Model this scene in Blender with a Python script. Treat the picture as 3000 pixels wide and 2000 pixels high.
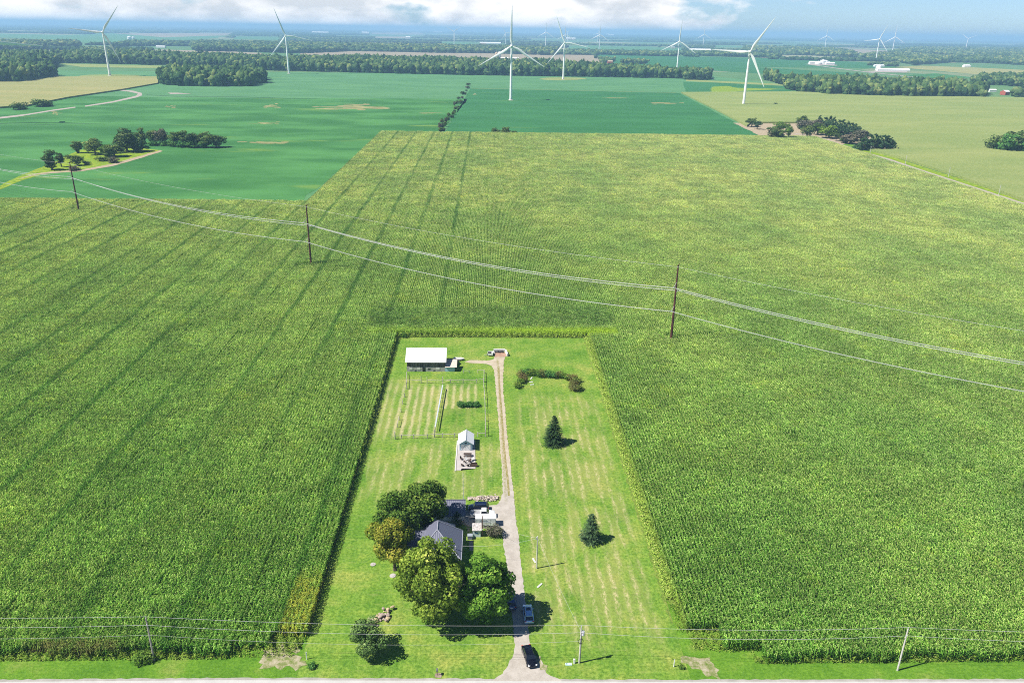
import bpy, bmesh, math, random
import numpy as np
from mathutils import Vector, Matrix
for o in list(bpy.data.objects): bpy.data.objects.remove(o)
sc = bpy.context.scene
COL = sc.collection
rad = math.radians
# ------------------------------------------------------------------ camera
F = 2280.0; H = 100.0; HOR = 88.0
ROLL = rad(.95); PITCH = math.atan((1000-HOR)*math.cos(ROLL)/F)
cp, sp, cr, sr = math.cos(PITCH), math.sin(PITCH), math.cos(ROLL), math.sin(ROLL)
fwd = np.array([0, cp, -sp]); rt = np.array([1., 0, 0]); up = np.array([0, sp, cp])
r2 = rt*cr+up*sr; u2 = -rt*sr+up*cr
d0 = (1430-1500)*r2/F+(1000-(HOR+(1430-1500)*math.tan(ROLL)))*u2/F+fwd
_a = math.atan2(d0[0], d0[1]); ca, sa = math.cos(_a), math.sin(_a)
Mz = np.array([[ca, -sa, 0], [sa, ca, 0], [0, 0, 1]])
R = np.stack([Mz@r2, Mz@u2, Mz@fwd])
def G(px, py, z=0.0):
    """ground point (at height z) under a pixel of the 3000x2000 photograph"""
    d = (px-1500)*R[0]+(1000-py)*R[1]+F*R[2]
    t = (z-H)/d[2]
    return float(d[0]*t), float(d[1]*t)
def Pp(x, y, z=0.0):
    v = R@np.array([x, y, z-H]); return 1500+F*v[0]/v[2], 1000-F*v[1]/v[2], v[2]
cam = bpy.data.cameras.new('camera'); camo = bpy.data.objects.new('camera', cam); COL.objects.link(camo)
m = Matrix([[R[0][0], R[1][0], -R[2][0], 0], [R[0][1], R[1][1], -R[2][1], 0], [R[0][2], R[1][2], -R[2][2], H], [0, 0, 0, 1]])
camo.matrix_world = m
cam.sensor_width = 36; cam.lens = F/3000*36; cam.clip_start = 1; cam.clip_end = 120000
sc.camera = camo
# ------------------------------------------------------------------ light, sky, exposure
SUN_EL, SUN_AZ = rad(52), rad(254)
EXPO = 0.6
world = bpy.data.worlds.new('World'); sc.world = world; world.use_nodes = True
nt = world.node_tree; nt.nodes.clear()
out = nt.nodes.new('ShaderNodeOutputWorld'); bg = nt.nodes.new('ShaderNodeBackground')
sky = nt.nodes.new('ShaderNodeTexSky'); sky.sky_type = 'NISHITA'; sky.sun_disc = False
sky.sun_elevation = SUN_EL; sky.sun_rotation = SUN_AZ; sky.altitude = 200; sky.air_density = 1.0; sky.dust_density = .3; sky.ozone_density = 2.0
bg.inputs[1].default_value = .05
tc = nt.nodes.new('ShaderNodeTexCoord'); mp = nt.nodes.new('ShaderNodeMapping')
mp.inputs['Scale'].default_value = (8, 8, 20); mp.inputs['Location'].default_value = (3.1, .4, .62)
nz = nt.nodes.new('ShaderNodeTexNoise'); nz.inputs['Scale'].default_value = 1.0; nz.inputs['Detail'].default_value = 7; nz.inputs['Roughness'].default_value = .52
sx = nt.nodes.new('ShaderNodeSeparateXYZ'); cov = nt.nodes.new('ShaderNodeMapRange')
cov.inputs[1].default_value = .16; cov.inputs[2].default_value = .34; cov.inputs[3].default_value = .17; cov.inputs[4].default_value = -.16
ad = nt.nodes.new('ShaderNodeMath'); ad.operation = 'ADD'
rp = nt.nodes.new('ShaderNodeValToRGB'); rp.color_ramp.elements[0].position = .46; rp.color_ramp.elements[1].position = .54
nz2 = nt.nodes.new('ShaderNodeTexNoise'); nz2.inputs['Scale'].default_value = 2.2; nz2.inputs['Detail'].default_value = 5
cr2 = nt.nodes.new('ShaderNodeValToRGB'); cr2.color_ramp.elements[0].position = .38; cr2.color_ramp.elements[1].position = .62
cr2.color_ramp.elements[0].color = (10.5, 10.8, 11.3, 1); cr2.color_ramp.elements[1].color = (17.5, 16.8, 16.4, 1)
mx = nt.nodes.new('ShaderNodeMixRGB')
L = nt.links.new
L(tc.outputs['Generated'], mp.inputs[0]); L(mp.outputs[0], nz.inputs['Vector']); L(tc.outputs['Generated'], sx.inputs[0])
L(sx.outputs[0], cov.inputs[0]); L(nz.outputs[0], ad.inputs[0]); L(cov.outputs[0], ad.inputs[1]); L(ad.outputs[0], rp.inputs[0])
L(mp.outputs[0], nz2.inputs['Vector']); L(nz2.outputs[0], cr2.inputs[0])
tint = nt.nodes.new('ShaderNodeMixRGB'); tint.blend_type = 'MULTIPLY'; tint.inputs[0].default_value = 1; te_ = nt.nodes.new('ShaderNodeMapRange'); te_.inputs[1].default_value = .02; te_.inputs[2].default_value = .25; L(sx.outputs[2], te_.inputs[0]); tm_ = nt.nodes.new('ShaderNodeMixRGB'); tm_.inputs[1].default_value = (1.05, 1.42, 2.1, 1); tm_.inputs[2].default_value = (.6, .8, 1.0, 1); L(te_.outputs[0], tm_.inputs[0]); L(tm_.outputs[0], tint.inputs[2])
L(sky.outputs[0], tint.inputs[1])
lo_ = nt.nodes.new('ShaderNodeMapRange'); lo_.inputs[1].default_value = .06; lo_.inputs[2].default_value = .14; lo_.inputs[3].default_value = 1; lo_.inputs[4].default_value = 0; L(sx.outputs[2], lo_.inputs[0])
mm_ = nt.nodes.new('ShaderNodeMath'); mm_.operation = 'MULTIPLY'; L(rp.outputs[0], mm_.inputs[0]); L(lo_.outputs[0], mm_.inputs[1]); L(mm_.outputs[0], mx.inputs[0]); L(tint.outputs[0], mx.inputs[1]); L(cr2.outputs[0], mx.inputs[2])
L(mx.outputs[0], bg.inputs[0]); L(bg.outputs[0], out.inputs[0])
sun = bpy.data.lights.new('sun', 'SUN'); sun.energy = 5.0; sun.angle = rad(.5); sun.color = (1, .96, .88)
suno = bpy.data.objects.new('sun', sun); COL.objects.link(suno)
sv = Vector((math.sin(SUN_AZ)*math.cos(SUN_EL), math.cos(SUN_AZ)*math.cos(SUN_EL), math.sin(SUN_EL)))
suno.rotation_euler = sv.to_track_quat('Z', 'Y').to_euler(); suno.location = (0, 0, 400)
vs = sc.view_settings; vs.view_transform = 'Standard'; vs.look = 'None'; vs.exposure = EXPO; vs.gamma = 1; vs.use_curve_mapping = False
cy = sc.cycles
cy.max_bounces = 6; cy.diffuse_bounces = 3; cy.glossy_bounces = 2; cy.transmission_bounces = 3; cy.volume_bounces = 1; cy.transparent_max_bounces = 8
cy.use_denoising = False; cy.filter_width = 1.0; cy.caustics_reflective = False; cy.caustics_refractive = False
# ------------------------------------------------------------------ helpers
rng = np.random.default_rng(7); random.seed(7)
def tag(o, label=None, cat=None, group=None, kind=None):
    if label: o['label'] = label
    if cat: o['category'] = cat
    if group: o['group'] = group
    if kind: o['kind'] = kind
    return o
def thing(name, label, cat, loc=(0, 0, 0), rz=0, group=None):
    o = bpy.data.objects.new(name, None); COL.objects.link(o); o.location = loc; o.rotation_euler = (0, 0, rz)
    o.empty_display_size = .3
    return tag(o, label, cat, group)
def copy_tree(o, parent=None):
    c = o.copy(); COL.objects.link(c); c.parent = parent
    for ch in list(o.children): copy_tree(ch, c)
    return c
def npmesh(name, V, Fa, mat=None, attrs=None, smooth=False):
    V = np.asarray(V, dtype=np.float32); Fa = np.asarray(Fa, dtype=np.int32)
    me = bpy.data.meshes.new(name); k = Fa.shape[1]; n = len(Fa)
    me.vertices.add(len(V)); me.vertices.foreach_set('co', V.ravel())
    me.loops.add(n*k); me.loops.foreach_set('vertex_index', Fa.ravel())
    me.polygons.add(n); me.polygons.foreach_set('loop_start', np.arange(0, n*k, k, dtype=np.int32))
    me.polygons.foreach_set('loop_total', np.full(n, k, dtype=np.int32))
    if smooth: me.polygons.foreach_set('use_smooth', np.ones(n, dtype=bool))
    me.update(calc_edges=True)
    if attrs:
        for an, av in attrs.items():
            a = me.attributes.new(an, 'FLOAT', 'FACE'); a.data.foreach_set('value', np.asarray(av, dtype=np.float32))
    if mat: me.materials.append(mat)
    return me
def mobj(name, me, parent=None, loc=None):
    o = bpy.data.objects.new(name, me); COL.objects.link(o)
    if parent: o.parent = parent
    if loc is not None: o.location = loc
    return o
class MB:
    def __init__(s): s.v = []; s.f = []
    def add(s, vs, fs):
        b = len(s.v); s.v += [tuple(map(float, q)) for q in vs]; s.f += [tuple(b+i for i in f) for f in fs]; return s
    def box(s, c, d, rz=0, rx=0, ry=0):
        x, y, z = d[0]/2, d[1]/2, d[2]/2
        M = Matrix.Rotation(rz, 3, 'Z')@Matrix.Rotation(ry, 3, 'Y')@Matrix.Rotation(rx, 3, 'X')
        vs = [Vector(c)+M@Vector((i*x, j*y, k*z)) for k in (-1, 1) for j in (-1, 1) for i in (-1, 1)]
        return s.add(vs, [(0, 2, 3, 1), (4, 5, 7, 6), (0, 1, 5, 4), (2, 6, 7, 3), (0, 4, 6, 2), (1, 3, 7, 5)])
    def bb(s, x0, x1, y0, y1, z0, z1): return s.box(((x0+x1)/2, (y0+y1)/2, (z0+z1)/2), (abs(x1-x0), abs(y1-y0), abs(z1-z0)))
    def tube(s, pts, r, n=8, cap=True):
        pts = [Vector(p) for p in pts]; rs = r if isinstance(r, (list, tuple)) else [r]*len(pts)
        rings = []
        for i, p in enumerate(pts):
            t = (pts[min(i+1, len(pts)-1)]-pts[max(i-1, 0)]).normalized()
            a = Vector((0, 0, 1)) if abs(t.z) < .9 else Vector((1, 0, 0))
            u = t.cross(a).normalized(); w = t.cross(u)
            rings.append([p+(u*math.cos(2*math.pi*k/n)+w*math.sin(2*math.pi*k/n))*rs[i] for k in range(n)])
        vs = [q for rg in rings for q in rg]; fs = []
        for i in range(len(pts)-1):
            for k in range(n):
                fs.append((i*n+k, i*n+(k+1) % n, (i+1)*n+(k+1) % n, (i+1)*n+k))
        if cap: fs += [tuple(range(n))[::-1], tuple((len(pts)-1)*n+k for k in range(n))]
        return s.add(vs, fs)
    def prism(s, poly, z0, z1):
        n = len(poly); vs = [(x, y, z0) for x, y in poly]+[(x, y, z1) for x, y in poly]
        fs = [tuple(range(n))[::-1], tuple(n+k for k in range(n))]+[(k, (k+1) % n, n+(k+1) % n, n+k) for k in range(n)]
        return s.add(vs, fs)
    def slab(s, pts, t):
        """thick plate: 3-D polygon pts thickened downward by t"""
        n = len(pts); vs = list(pts)+[(p[0], p[1], p[2]-t) for p in pts]
        fs = [tuple(range(n)), tuple(2*n-1-k for k in range(n))]+[((k+1) % n, k, n+k, n+(k+1) % n) for k in range(n)]
        return s.add(vs, fs)
    def face(s, pts): return s.add(pts, [tuple(range(len(pts)))])
    def loft(s, rings, cap=True):
        n = len(rings[0]); vs = [q for rg in rings for q in rg]; fs = []
        for i in range(len(rings)-1):
            for k in range(n): fs.append((i*n+k, i*n+(k+1) % n, (i+1)*n+(k+1) % n, (i+1)*n+k))
        if cap: fs += [tuple(range(n))[::-1], tuple((len(rings)-1)*n+k for k in range(n))]
        return s.add(vs, fs)
    def build(s, name, mat=None, parent=None, bevel=0, smooth=False, loc=None):
        me = bpy.data.meshes.new(name); me.from_pydata(s.v, [], s.f)
        bm = bmesh.new(); bm.from_mesh(me); bmesh.ops.recalc_face_normals(bm, faces=bm.faces[:])
        if bevel:
            bmesh.ops.bevel(bm, geom=bm.edges[:], offset=bevel, segments=2, affect='EDGES', clamp_overlap=True)
        if smooth:
            for f in bm.faces: f.smooth = True
            for e in bm.edges:
                if len(e.link_faces) == 2 and e.calc_face_angle(0) > .7: e.smooth = False
        bm.to_mesh(me); bm.free()
        if mat: me.materials.append(mat)
        return mobj(name, me, parent, loc)
# ---- material helpers
class NT:
    def __init__(s, name):
        s.m = bpy.data.materials.new(name); s.m.use_nodes = True; s.t = s.m.node_tree; s.t.nodes.clear()
        s.out = s.n('ShaderNodeOutputMaterial')
    def n(s, ty, **kw):
        nd = s.t.nodes.new(ty)
        for k, v in kw.items(): setattr(nd, k, v)
        return nd
    def l(s, a, b): s.t.links.new(a, b)
    def setv(s, inp, v):
        if hasattr(v, 'is_output'): s.l(v, inp)
        elif isinstance(v, (tuple, list)) and len(v) == 3 and inp.type == 'RGBA': inp.default_value = (*v, 1)
        else: inp.default_value = v
    def math(s, op, a, b=0.0, c=None, clamp=False):
        nd = s.n('ShaderNodeMath', operation=op, use_clamp=clamp); s.setv(nd.inputs[0], a); s.setv(nd.inputs[1], b)
        if c is not None: s.setv(nd.inputs[2], c)
        return nd.outputs[0]
    def mix(s, f, a, b, mode='MIX'):
        nd = s.n('ShaderNodeMixRGB', blend_type=mode); s.setv(nd.inputs[0], f); s.setv(nd.inputs[1], a); s.setv(nd.inputs[2], b); return nd.outputs[0]
    def mr(s, v, a, b, c=0.0, d=1.0, smooth=True):
        nd = s.n('ShaderNodeMapRange', interpolation_type='SMOOTHSTEP' if smooth else 'LINEAR'); s.setv(nd.inputs[0], v)
        for i, q in enumerate((a, b, c, d)): nd.inputs[i+1].default_value = q
        return nd.outputs[0]
    def pos(s):
        if not hasattr(s, '_p'): s._p = s.n('ShaderNodeNewGeometry').outputs['Position']
        return s._p
    def xyz(s):
        if not hasattr(s, '_x'):
            nd = s.n('ShaderNodeSeparateXYZ'); s.l(s.pos(), nd.inputs[0]); s._x = nd.outputs
        return s._x
    def noise(s, scale, detail=3, rough=.5, sc3=(1, 1, 1), off=(0, 0, 0), vec=None, dist=0):
        mp = s.n('ShaderNodeMapping'); s.l(vec if vec is not None else s.pos(), mp.inputs[0]); mp.inputs['Scale'].default_value = sc3; mp.inputs['Location'].default_value = off
        nd = s.n('ShaderNodeTexNoise'); nd.inputs['Scale'].default_value = scale; nd.inputs['Detail'].default_value = detail; nd.inputs['Roughness'].default_value = rough
        nd.inputs['Distortion'].default_value = dist
        s.l(mp.outputs[0], nd.inputs['Vector']); return nd.outputs[0]
    def band(s, v, a, b, w=.5):
        return s.math('MULTIPLY', s.mr(v, a-w, a+w), s.mr(v, b-w, b+w, 1, 0))
    def ramp(s, f, els):
        nd = s.n('ShaderNodeValToRGB'); s.l(f, nd.inputs[0]); e = nd.color_ramp.elements
        while len(e) < len(els): e.new(.5)
        for i, (p, c) in enumerate(els): e[i].position = p; e[i].color = (*c, 1)
        return nd.outputs[0]
    def bsdf(s, col, rough=.8, spec=.3, metal=0, bump=None, bstr=.3, bdist=.1, coat=0):
        nd = s.n('ShaderNodeBsdfPrincipled'); s.setv(nd.inputs['Base Color'], col); s.setv(nd.inputs['Roughness'], rough)
        nd.inputs['Specular IOR Level'].default_value = spec; nd.inputs['Metallic'].default_value = metal
        if coat: nd.inputs['Coat Weight'].default_value = coat; nd.inputs['Coat Roughness'].default_value = .05
        if bump is not None:
            b = s.n('ShaderNodeBump'); b.inputs['Strength'].default_value = bstr; b.inputs['Distance'].default_value = bdist; s.l(bump, b.inputs['Height']); s.l(b.outputs[0], nd.inputs['Normal'])
        s.l(nd.outputs[0], s.out.inputs[0]); return s.m
    def leaf(s, col, trans=.3):
        d = s.n('ShaderNodeBsdfDiffuse'); t = s.n('ShaderNodeBsdfTranslucent'); mx = s.n('ShaderNodeMixShader')
        s.setv(d.inputs[0], col); tc_ = s.mix(1, col, (1.25, 1.15, .6), 'MULTIPLY'); s.l(tc_, t.inputs[0]); mx.inputs[0].default_value = trans
        s.l(d.outputs[0], mx.inputs[1]); s.l(t.outputs[0], mx.inputs[2]); s.l(mx.outputs[0], s.out.inputs[0]); return s.m
    def attr(s, name='v'):
        nd = s.n('ShaderNodeAttribute'); nd.attribute_name = name; return nd.outputs['Fac']
_pl = {}
def plain(name, col, rough=.7, metal=0, spec=.3, var=.12, scale=3.0, coat=0):
    if name in _pl: return _pl[name]
    n = NT(name); f = n.mr(n.noise(scale, 4, .6), .3, .7, 1-var, 1+var, False)
    c = n.mix(1, col, f, 'MULTIPLY')
    _pl[name] = n.bsdf(c, rough, spec, metal, coat=coat); return _pl[name]
def ribbed(name, col, axis=0, period=.4, rough=.45, metal=0, depth=.25, stain=.1):
    n = NT(name); ph = n.math('FRACT', n.math('MULTIPLY', n.xyz()[axis], 1/period))
    rib = n.band(ph, .35, .65, .12)
    st = n.mr(n.noise(1.2, 4, .6), .3, .75, 1, 1-stain, False)
    c = n.mix(1, col, st, 'MULTIPLY'); c = n.mix(n.math('MULTIPLY', rib, depth), c, tuple(q*.45 for q in col))
    return n.bsdf(c, rough, .4, metal, bump=rib, bstr=.5, bdist=.03)
# ------------------------------------------------------------------ materials: land
def far_land():
    n = NT('distant_farmland'); p = n.n('ShaderNodeMapping'); n.l(n.pos(), p.inputs[0]); p.inputs['Scale'].default_value = (1/620, 1/900, 0); p.inputs['Rotation'].default_value = (0, 0, .03)
    v = n.n('ShaderNodeTexVoronoi', distance='CHEBYCHEV'); v.inputs['Scale'].default_value = 1.0; v.inputs['Randomness'].default_value = .75
    n.l(p.outputs[0], v.inputs['Vector']); s = n.n('ShaderNodeSeparateColor'); n.l(v.outputs['Color'], s.inputs[0])
    c = n.ramp(s.outputs[0], [(0, (.09, .22, .08)), (.3, (.10, .24, .11)), (.5, (.24, .28, .14)), (.7, (.38, .35, .22)), (.85, (.11, .21, .08)), (1, (.44, .38, .27))])
    e = n.t.nodes[-1]; e.color_ramp.interpolation = 'CONSTANT'
    c = n.mix(.35, c, n.ramp(n.noise(.01, 4), [(.3, (.05, .12, .04)), (.7, (.2, .24, .1))]))
    return n.bsdf(c, .95, .1)
M_far = far_land()
def soy(name, dark, light, patch=.5, seed=0):
    n = NT(name); f = n.noise(.02, 5, .55, (.5, 1, 1), (seed, 0, 0)); c = n.mix(n.mr(f, .35, .7), dark, light)
    g = n.noise(.9, 3, .7); c = n.mix(n.mr(g, .35, .7), c, n.mix(1, c, (1.18, 1.15, 1.1), 'MULTIPLY'))
    rows = n.noise(.25, 3, .6, (.12, 1.6, 1)); c = n.mix(n.mr(rows, .5, .75, 0, .35), c, n.mix(1, c, (.82, .86, .85), 'MULTIPLY'))
    y = n.noise(.011, 6, .62, (.55, 1.6, 1), (seed*3+4, 2, 0)); c = n.mix(n.math('MULTIPLY', n.mr(y, .60, .70), patch), c, (.16, .27, .045))
    return n.bsdf(c, .9, .15, bump=n.noise(1.3, 3, .7), bstr=.5, bdist=.3)
M_soy = soy('soybean_leaves', (.034, .135, .032), (.075, .225, .060), .8)
M_soyd = soy('dark_soybean_leaves', (.030, .135, .042), (.042, .170, .054), .2, 5)
M_soyf = soy('pale_soybean_leaves', (.075, .20, .080), (.10, .24, .095), .15, 9)
def corn_slab(name, a, b, c3, seed=0):
    n = NT(name); f = n.noise(.012, 6, .6, (.6, 1.5, 1), (seed, 1, 0)); c = n.mix(n.mr(f, .32, .68), a, b)
    g = n.noise(.6, 4, .75, (.6, 1, 1)); c = n.mix(n.mr(g, .4, .75), c, c3)
    k = n.noise(.035, 5, .65, (.25, 1.8, 1), (seed+3, 8, 0)); c = n.mix(n.mr(k, .62, .72, 0, .55), c, n.mix(1, c, (.6, .72, .6), 'MULTIPLY'))
    r = n.noise(.05, 4, .6, (.15, 2.5, 1), (1, seed, 0)); c = n.mix(n.mr(r, .6, .75, 0, .5), c, (.42, .42, .18))
    return n.bsdf(c, .95, .1, bump=n.noise(.8, 4, .7), bstr=.9, bdist=.8)
M_cornfar = corn_slab('ripening_corn', (.185, .25, .070), (.26, .30, .095), (.33, .36, .13))
M_cornleft = corn_slab('yellow_corn', (.24, .26, .085), (.33, .30, .115), (.38, .36, .15), 4)
M_stub = corn_slab('dry_field', (.27, .225, .15), (.34, .285, .20), (.38, .32, .23), 8)
M_soil = plain('corn_soil', (.045, .05, .022), .95, var=.4, scale=.8)
M_dry = plain('dry_patch_soil', (.26, .25, .10), .95, var=.3, scale=.05)
M_yel = NT('goldenrod'); _f = M_yel.noise(.25, 5, .7); M_yel = M_yel.bsdf(M_yel.ramp(_f, [(.3, (.07, .16, .02)), (.5, (.20, .30, .02)), (.7, (.38, .38, .04))]), .9, .1, bump=_f, bstr=.8, bdist=.6)
def grass_mat():
    n = NT('mown_grass'); X, Y, Z = n.xyz()[0], n.xyz()[1], n.xyz()[2]
    big = n.noise(.09, 5, .6); fine = n.noise(1.7, 5, .75); mid = n.noise(.5, 4, .6)
    c = n.ramp(big, [(.28, (.070, .185, .016)), (.5, (.135, .255, .030)), (.72, (.235, .295, .060))])
    c = n.mix(n.mr(mid, .35, .7, 0, .8), c, n.mix(1, c, (1.4, 1.16, 1.25), 'MULTIPLY'))
    c = n.mix(n.mr(fine, .3, .7), n.mix(1, c, (.50, .62, .45), 'MULTIPLY'), n.mix(1, c, (1.55, 1.36, 1.6), 'MULTIPLY'))
    # mower wheel lines along Y
    ml = n.noise(1.0, 2, .5, (1.15, .02, 1)); c = n.mix(n.mr(ml, .42, .62, 0, .45), c, n.mix(1, c, (.72, .82, .7), 'MULTIPLY'))
    # hay windrows: clumpy dry clippings lying in rows along Y
    wob = n.math('MULTIPLY', n.math('SUBTRACT', n.noise(.25, 2), .5), .8)
    ph = n.math('FRACT', n.math('MULTIPLY', n.math('ADD', X, wob), 1/2.15))
    row = n.band(ph, .30, .68, .16)
    clump = n.mr(n.noise(1.6, 5, .85, (1, .5, 1), (5, 3, 0)), .43, .62)
    long = n.mr(n.noise(.13, 3, .6, (2.2, .55, 1), (2, 7, 0)), .38, .60)
    r1 = n.math('MULTIPLY', n.band(X, 8.5, 31.5, 1.2), n.band(Y, 107, 206, 5)); 
    r2 = n.math('MULTIPLY', n.band(X, -29.5, 5.5, 1.5), n.band(Y, 152, 178, 4))
    r3 = n.math('MULTIPLY', n.band(X, -26, -3, .8), n.band(Y, 182, 214, 2))
    r4 = n.math('MULTIPLY', n.band(X, -30.5, -24, 1), n.band(Y, 182, 216, 6))
    ar = n.math('MAXIMUM', n.math('MAXIMUM', r1, n.math('MULTIPLY', r2, .8)), n.math('MAXIMUM', r3, r4))
    gap = n.math('SUBTRACT', 1, n.math('MULTIPLY', n.band(X, -13.5, -1, .6), n.band(Y, 181, 198.5, .6)))
    hay = n.math('MULTIPLY', n.math('MULTIPLY', n.math('MULTIPLY', row, clump), long), n.math('MULTIPLY', ar, gap))
    c = n.mix(n.math('MULTIPLY', ar, n.math('MULTIPLY', long, .45)), c, (.29, .29, .09))
    hay3 = n.math('MULTIPLY', n.math('MULTIPLY', n.math('MULTIPLY', row, n.mr(n.noise(1.6, 5, .85, (1, .5, 1), (7, 3, 0)), .36, .52)), n.math('MAXIMUM', r3, n.math('MULTIPLY', r4, .5))), gap)
    c = n.mix(n.math('MULTIPLY', hay, .80), c, (.58, .48, .27)); c = n.mix(n.math('MULTIPLY', hay3, .5), c, (.52, .43, .26))
    # short cross rows by the barn
    h2 = n.math('MULTIPLY', n.mr(n.noise(1.1, 4, .75, (.5, 2.2, 1)), .5, .62), n.math('MULTIPLY', n.band(X, -25, -2, .6), n.band(Y, 215.2, 218.5, .8)))
    c = n.mix(n.math('MULTIPLY', h2, .75), c, (.48, .42, .19))
    # faint mown arcs elsewhere
    a2 = n.mr(n.noise(.9, 3, .6, (.3, 1.5, 1), (9, 9, 0)), .58, .68, 0, .35); c = n.mix(a2, c, (.27, .31, .09))
    return n.bsdf(c, .95, .12, bump=n.noise(2.6, 4, .8), bstr=.7, bdist=.12)
M_grass = grass_mat()
def verge_mat():
    n = NT('roadside_grass'); big = n.noise(.1, 5, .65); fine = n.noise(2.2, 5, .8, (.7, 1, 1))
    c = n.ramp(big, [(.3, (.07, .19, .016)), (.55, (.13, .27, .025)), (.75, (.25, .31, .07))])
    c = n.mix(n.mr(fine, .3, .7), n.mix(1, c, (.6, .7, .5), 'MULTIPLY'), n.mix(1, c, (1.35, 1.22, 1.3), 'MULTIPLY'))
    return n.bsdf(c, .95, .1, bump=fine, bstr=.9, bdist=.25)
M_verge = verge_mat()
def gravel(name, a, b, speck=.5, centre=None):
    n = NT(name); f = n.noise(.5, 5, .65); c = n.mix(n.mr(f, .3, .7), a, b)
    g = n.noise(6, 4, .85); c = n.mix(n.mr(g, .55, .75, 0, speck), c, tuple(q*.6 for q in a)); c = n.mix(n.mr(g, .2, .42, speck, 0), c, tuple(min(1, q*1.25) for q in b))
    return n.bsdf(c, .95, .15, bump=g, bstr=.5, bdist=.06)
M_grav = gravel('gravel', (.34, .29, .245), (.43, .38, .33))
M_dirt = gravel('tan_dirt', (.33, .26, .17), (.42, .34, .23), .4)
M_strip = NT('strip_grass'); _f = M_strip.noise(1.6, 5, .8, (2, .7, 1)); M_strip = M_strip.bsdf(M_strip.ramp(_f, [(.38, (.16, .17, .03)), (.5, (.27, .23, .09)), (.6, (.40, .33, .21))]), .95, .1)
M_road = gravel('pale_asphalt', (.46, .445, .42), (.52, .505, .48), .2)
M_shoulder = gravel('shoulder_gravel', (.30, .28, .25), (.40, .37, .34), .6)
M_conc = gravel('concrete', (.40, .36, .34), (.47, .43, .41), .3)
M_bare = NT('bare_ground'); _f = M_bare.noise(.8, 6, .75); M_bare = M_bare.bsdf(M_bare.ramp(_f, [(.34, (.10, .17, .025)), (.45, (.20, .22, .08)), (.56, (.36, .32, .21)), (.75, (.47, .42, .33))]), .95, .1, bump=_f, bstr=.6, bdist=.15)
# ------------------------------------------------------------------ land sheets
def sheet(name, pts, z, mat, kind='structure', label=None, cat=None, rag=0, step=1.0):
    """flat ground sheet from world points; rag roughens its outline"""
    if rag:
        q = []
        for i in range(len(pts)):
            a, b = np.array(pts[i]), np.array(pts[(i+1) % len(pts)]); d = b-a; Ld = np.hypot(*d)+1e-6; k = max(1, int(Ld/step)); nrm = np.array([-d[1], d[0]])/Ld
            for j in range(k):
                q.append(tuple(a+d*j/k+nrm*(random.random()-.5)*2*rag))
        pts = q
    bm = bmesh.new(); vs = [bm.verts.new((x, y, z)) for x, y in pts]; f = bm.faces.new(vs)
    if f.normal.z < 0: f.normal_flip()
    bmesh.ops.triangulate(bm, faces=bm.faces[:])
    me = bpy.data.meshes.new(name); bm.to_mesh(me); bm.free(); me.materials.append(mat)
    for p in me.polygons:
        pass
    o = mobj(name, me)
    if kind: o['kind'] = kind
    if label: o['label'] = label
    if cat: o['category'] = cat
    return o
def slabfield(name, pts, h, mat, label):
    mb = MB(); mb.prism(pts, .02, h); o = mb.build(name, mat); return tag(o, label, 'crop', kind='stuff')
W = lambda pts: [G(*p) for p in pts]
sheet('ground', [(-38000, -600), (38000, -600), (38000, 46000), (-38000, 46000)], -.30, M_far, label='flat farmland reaching the horizon', cat='ground')
sheet('soybean_ground', [(-1900, 300), (700, 300), (700, 1500), (560, 2060), (-400, 1950), (-1900, 1750)], -.12, M_soyf, label='pale green soybean land below the tree belt', cat='field')
def field(name, pxs, z, mat, label, rag=0, step=20): return sheet(name, W(pxs), z, mat, label=label, cat='field', rag=rag, step=step)
field('soybean_field', [(-600, 560), (0, 578), (865, 600), (1130, 390), (1290, 390), (1372, 290), (500, 286), (-600, 262)], -.05, M_soy, 'smooth bright green soybean field left of the tree row', 1.5, 15)
field('soybean_field', [(1378, 260), (1990, 273), (2240, 404), (1300, 392)], -.05, M_soyd, 'dark green soybean field behind the long white turbine', 1, 15)
field('soybean_field', [(1740, 158), (2000, 166), (2300, 172), (2520, 182), (2640, 196), (2560, 200), (2200, 196), (2300, 202), (2500, 214), (2560, 226), (2330, 222), (2080, 207), (1830, 202)], -.06, M_soyd, 'dark green field around the white bins on the right', 2, 60)
field('soybean_field', [(2000, 240), (2290, 247), (2320, 268), (2010, 270)], -.06, M_soyd, 'dark green strips beside the right turbine', 1, 20)
field('dry_field', [(880, 148), (1200, 152), (1440, 157), (1740, 162), (1780, 184), (1600, 183), (1400, 178), (1150, 172), (1000, 165), (880, 160)], -.05, M_stub, 'tan harvested field between two tree belts', 3, 60)
field('dry_field', [(2470, 142), (2620, 150), (2640, 165), (2500, 163)], -.05, M_stub, 'tan field behind the right hand turbines')
field('dry_field', [(2610, 153), (2795, 157), (2795, 166), (2615, 160)], -.05, M_stub, 'narrow pink tan field behind the right trees')
field('dry_field', [(2945, 162), (3060, 166), (3060, 172), (2945, 169)], -.05, M_stub, 'pink tan strip at the right edge of the view')
field('dry_field', [(2620, 197), (2700, 193), (2850, 198), (3060, 208), (3060, 228), (2880, 220), (2750, 208)], -.045, M_cornleft, 'brownish field behind the long white shed', 2, 50)
field('dry_field', [(460, 145), (760, 155), (780, 161), (500, 151)], -.05, M_stub, 'thin pale field strip above the left tree belt')
field('pale_field', [(-60, 97), (180, 103), (330, 99), (640, 97), (640, 112), (400, 128), (300, 134), (225, 122), (-60, 106)], -.06, M_soyf, 'pale green far field behind the left turbine')
field('pale_field', [(165, 186), (480, 193), (465, 200), (240, 197)], -.05, M_cornfar, 'thin yellow grass strip at the foot of the left tree belt')
field('pale_field', [(330, 98), (690, 97), (660, 104), (480, 110)], -.055, M_stub, 'tan far field above the left turbine')
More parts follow.
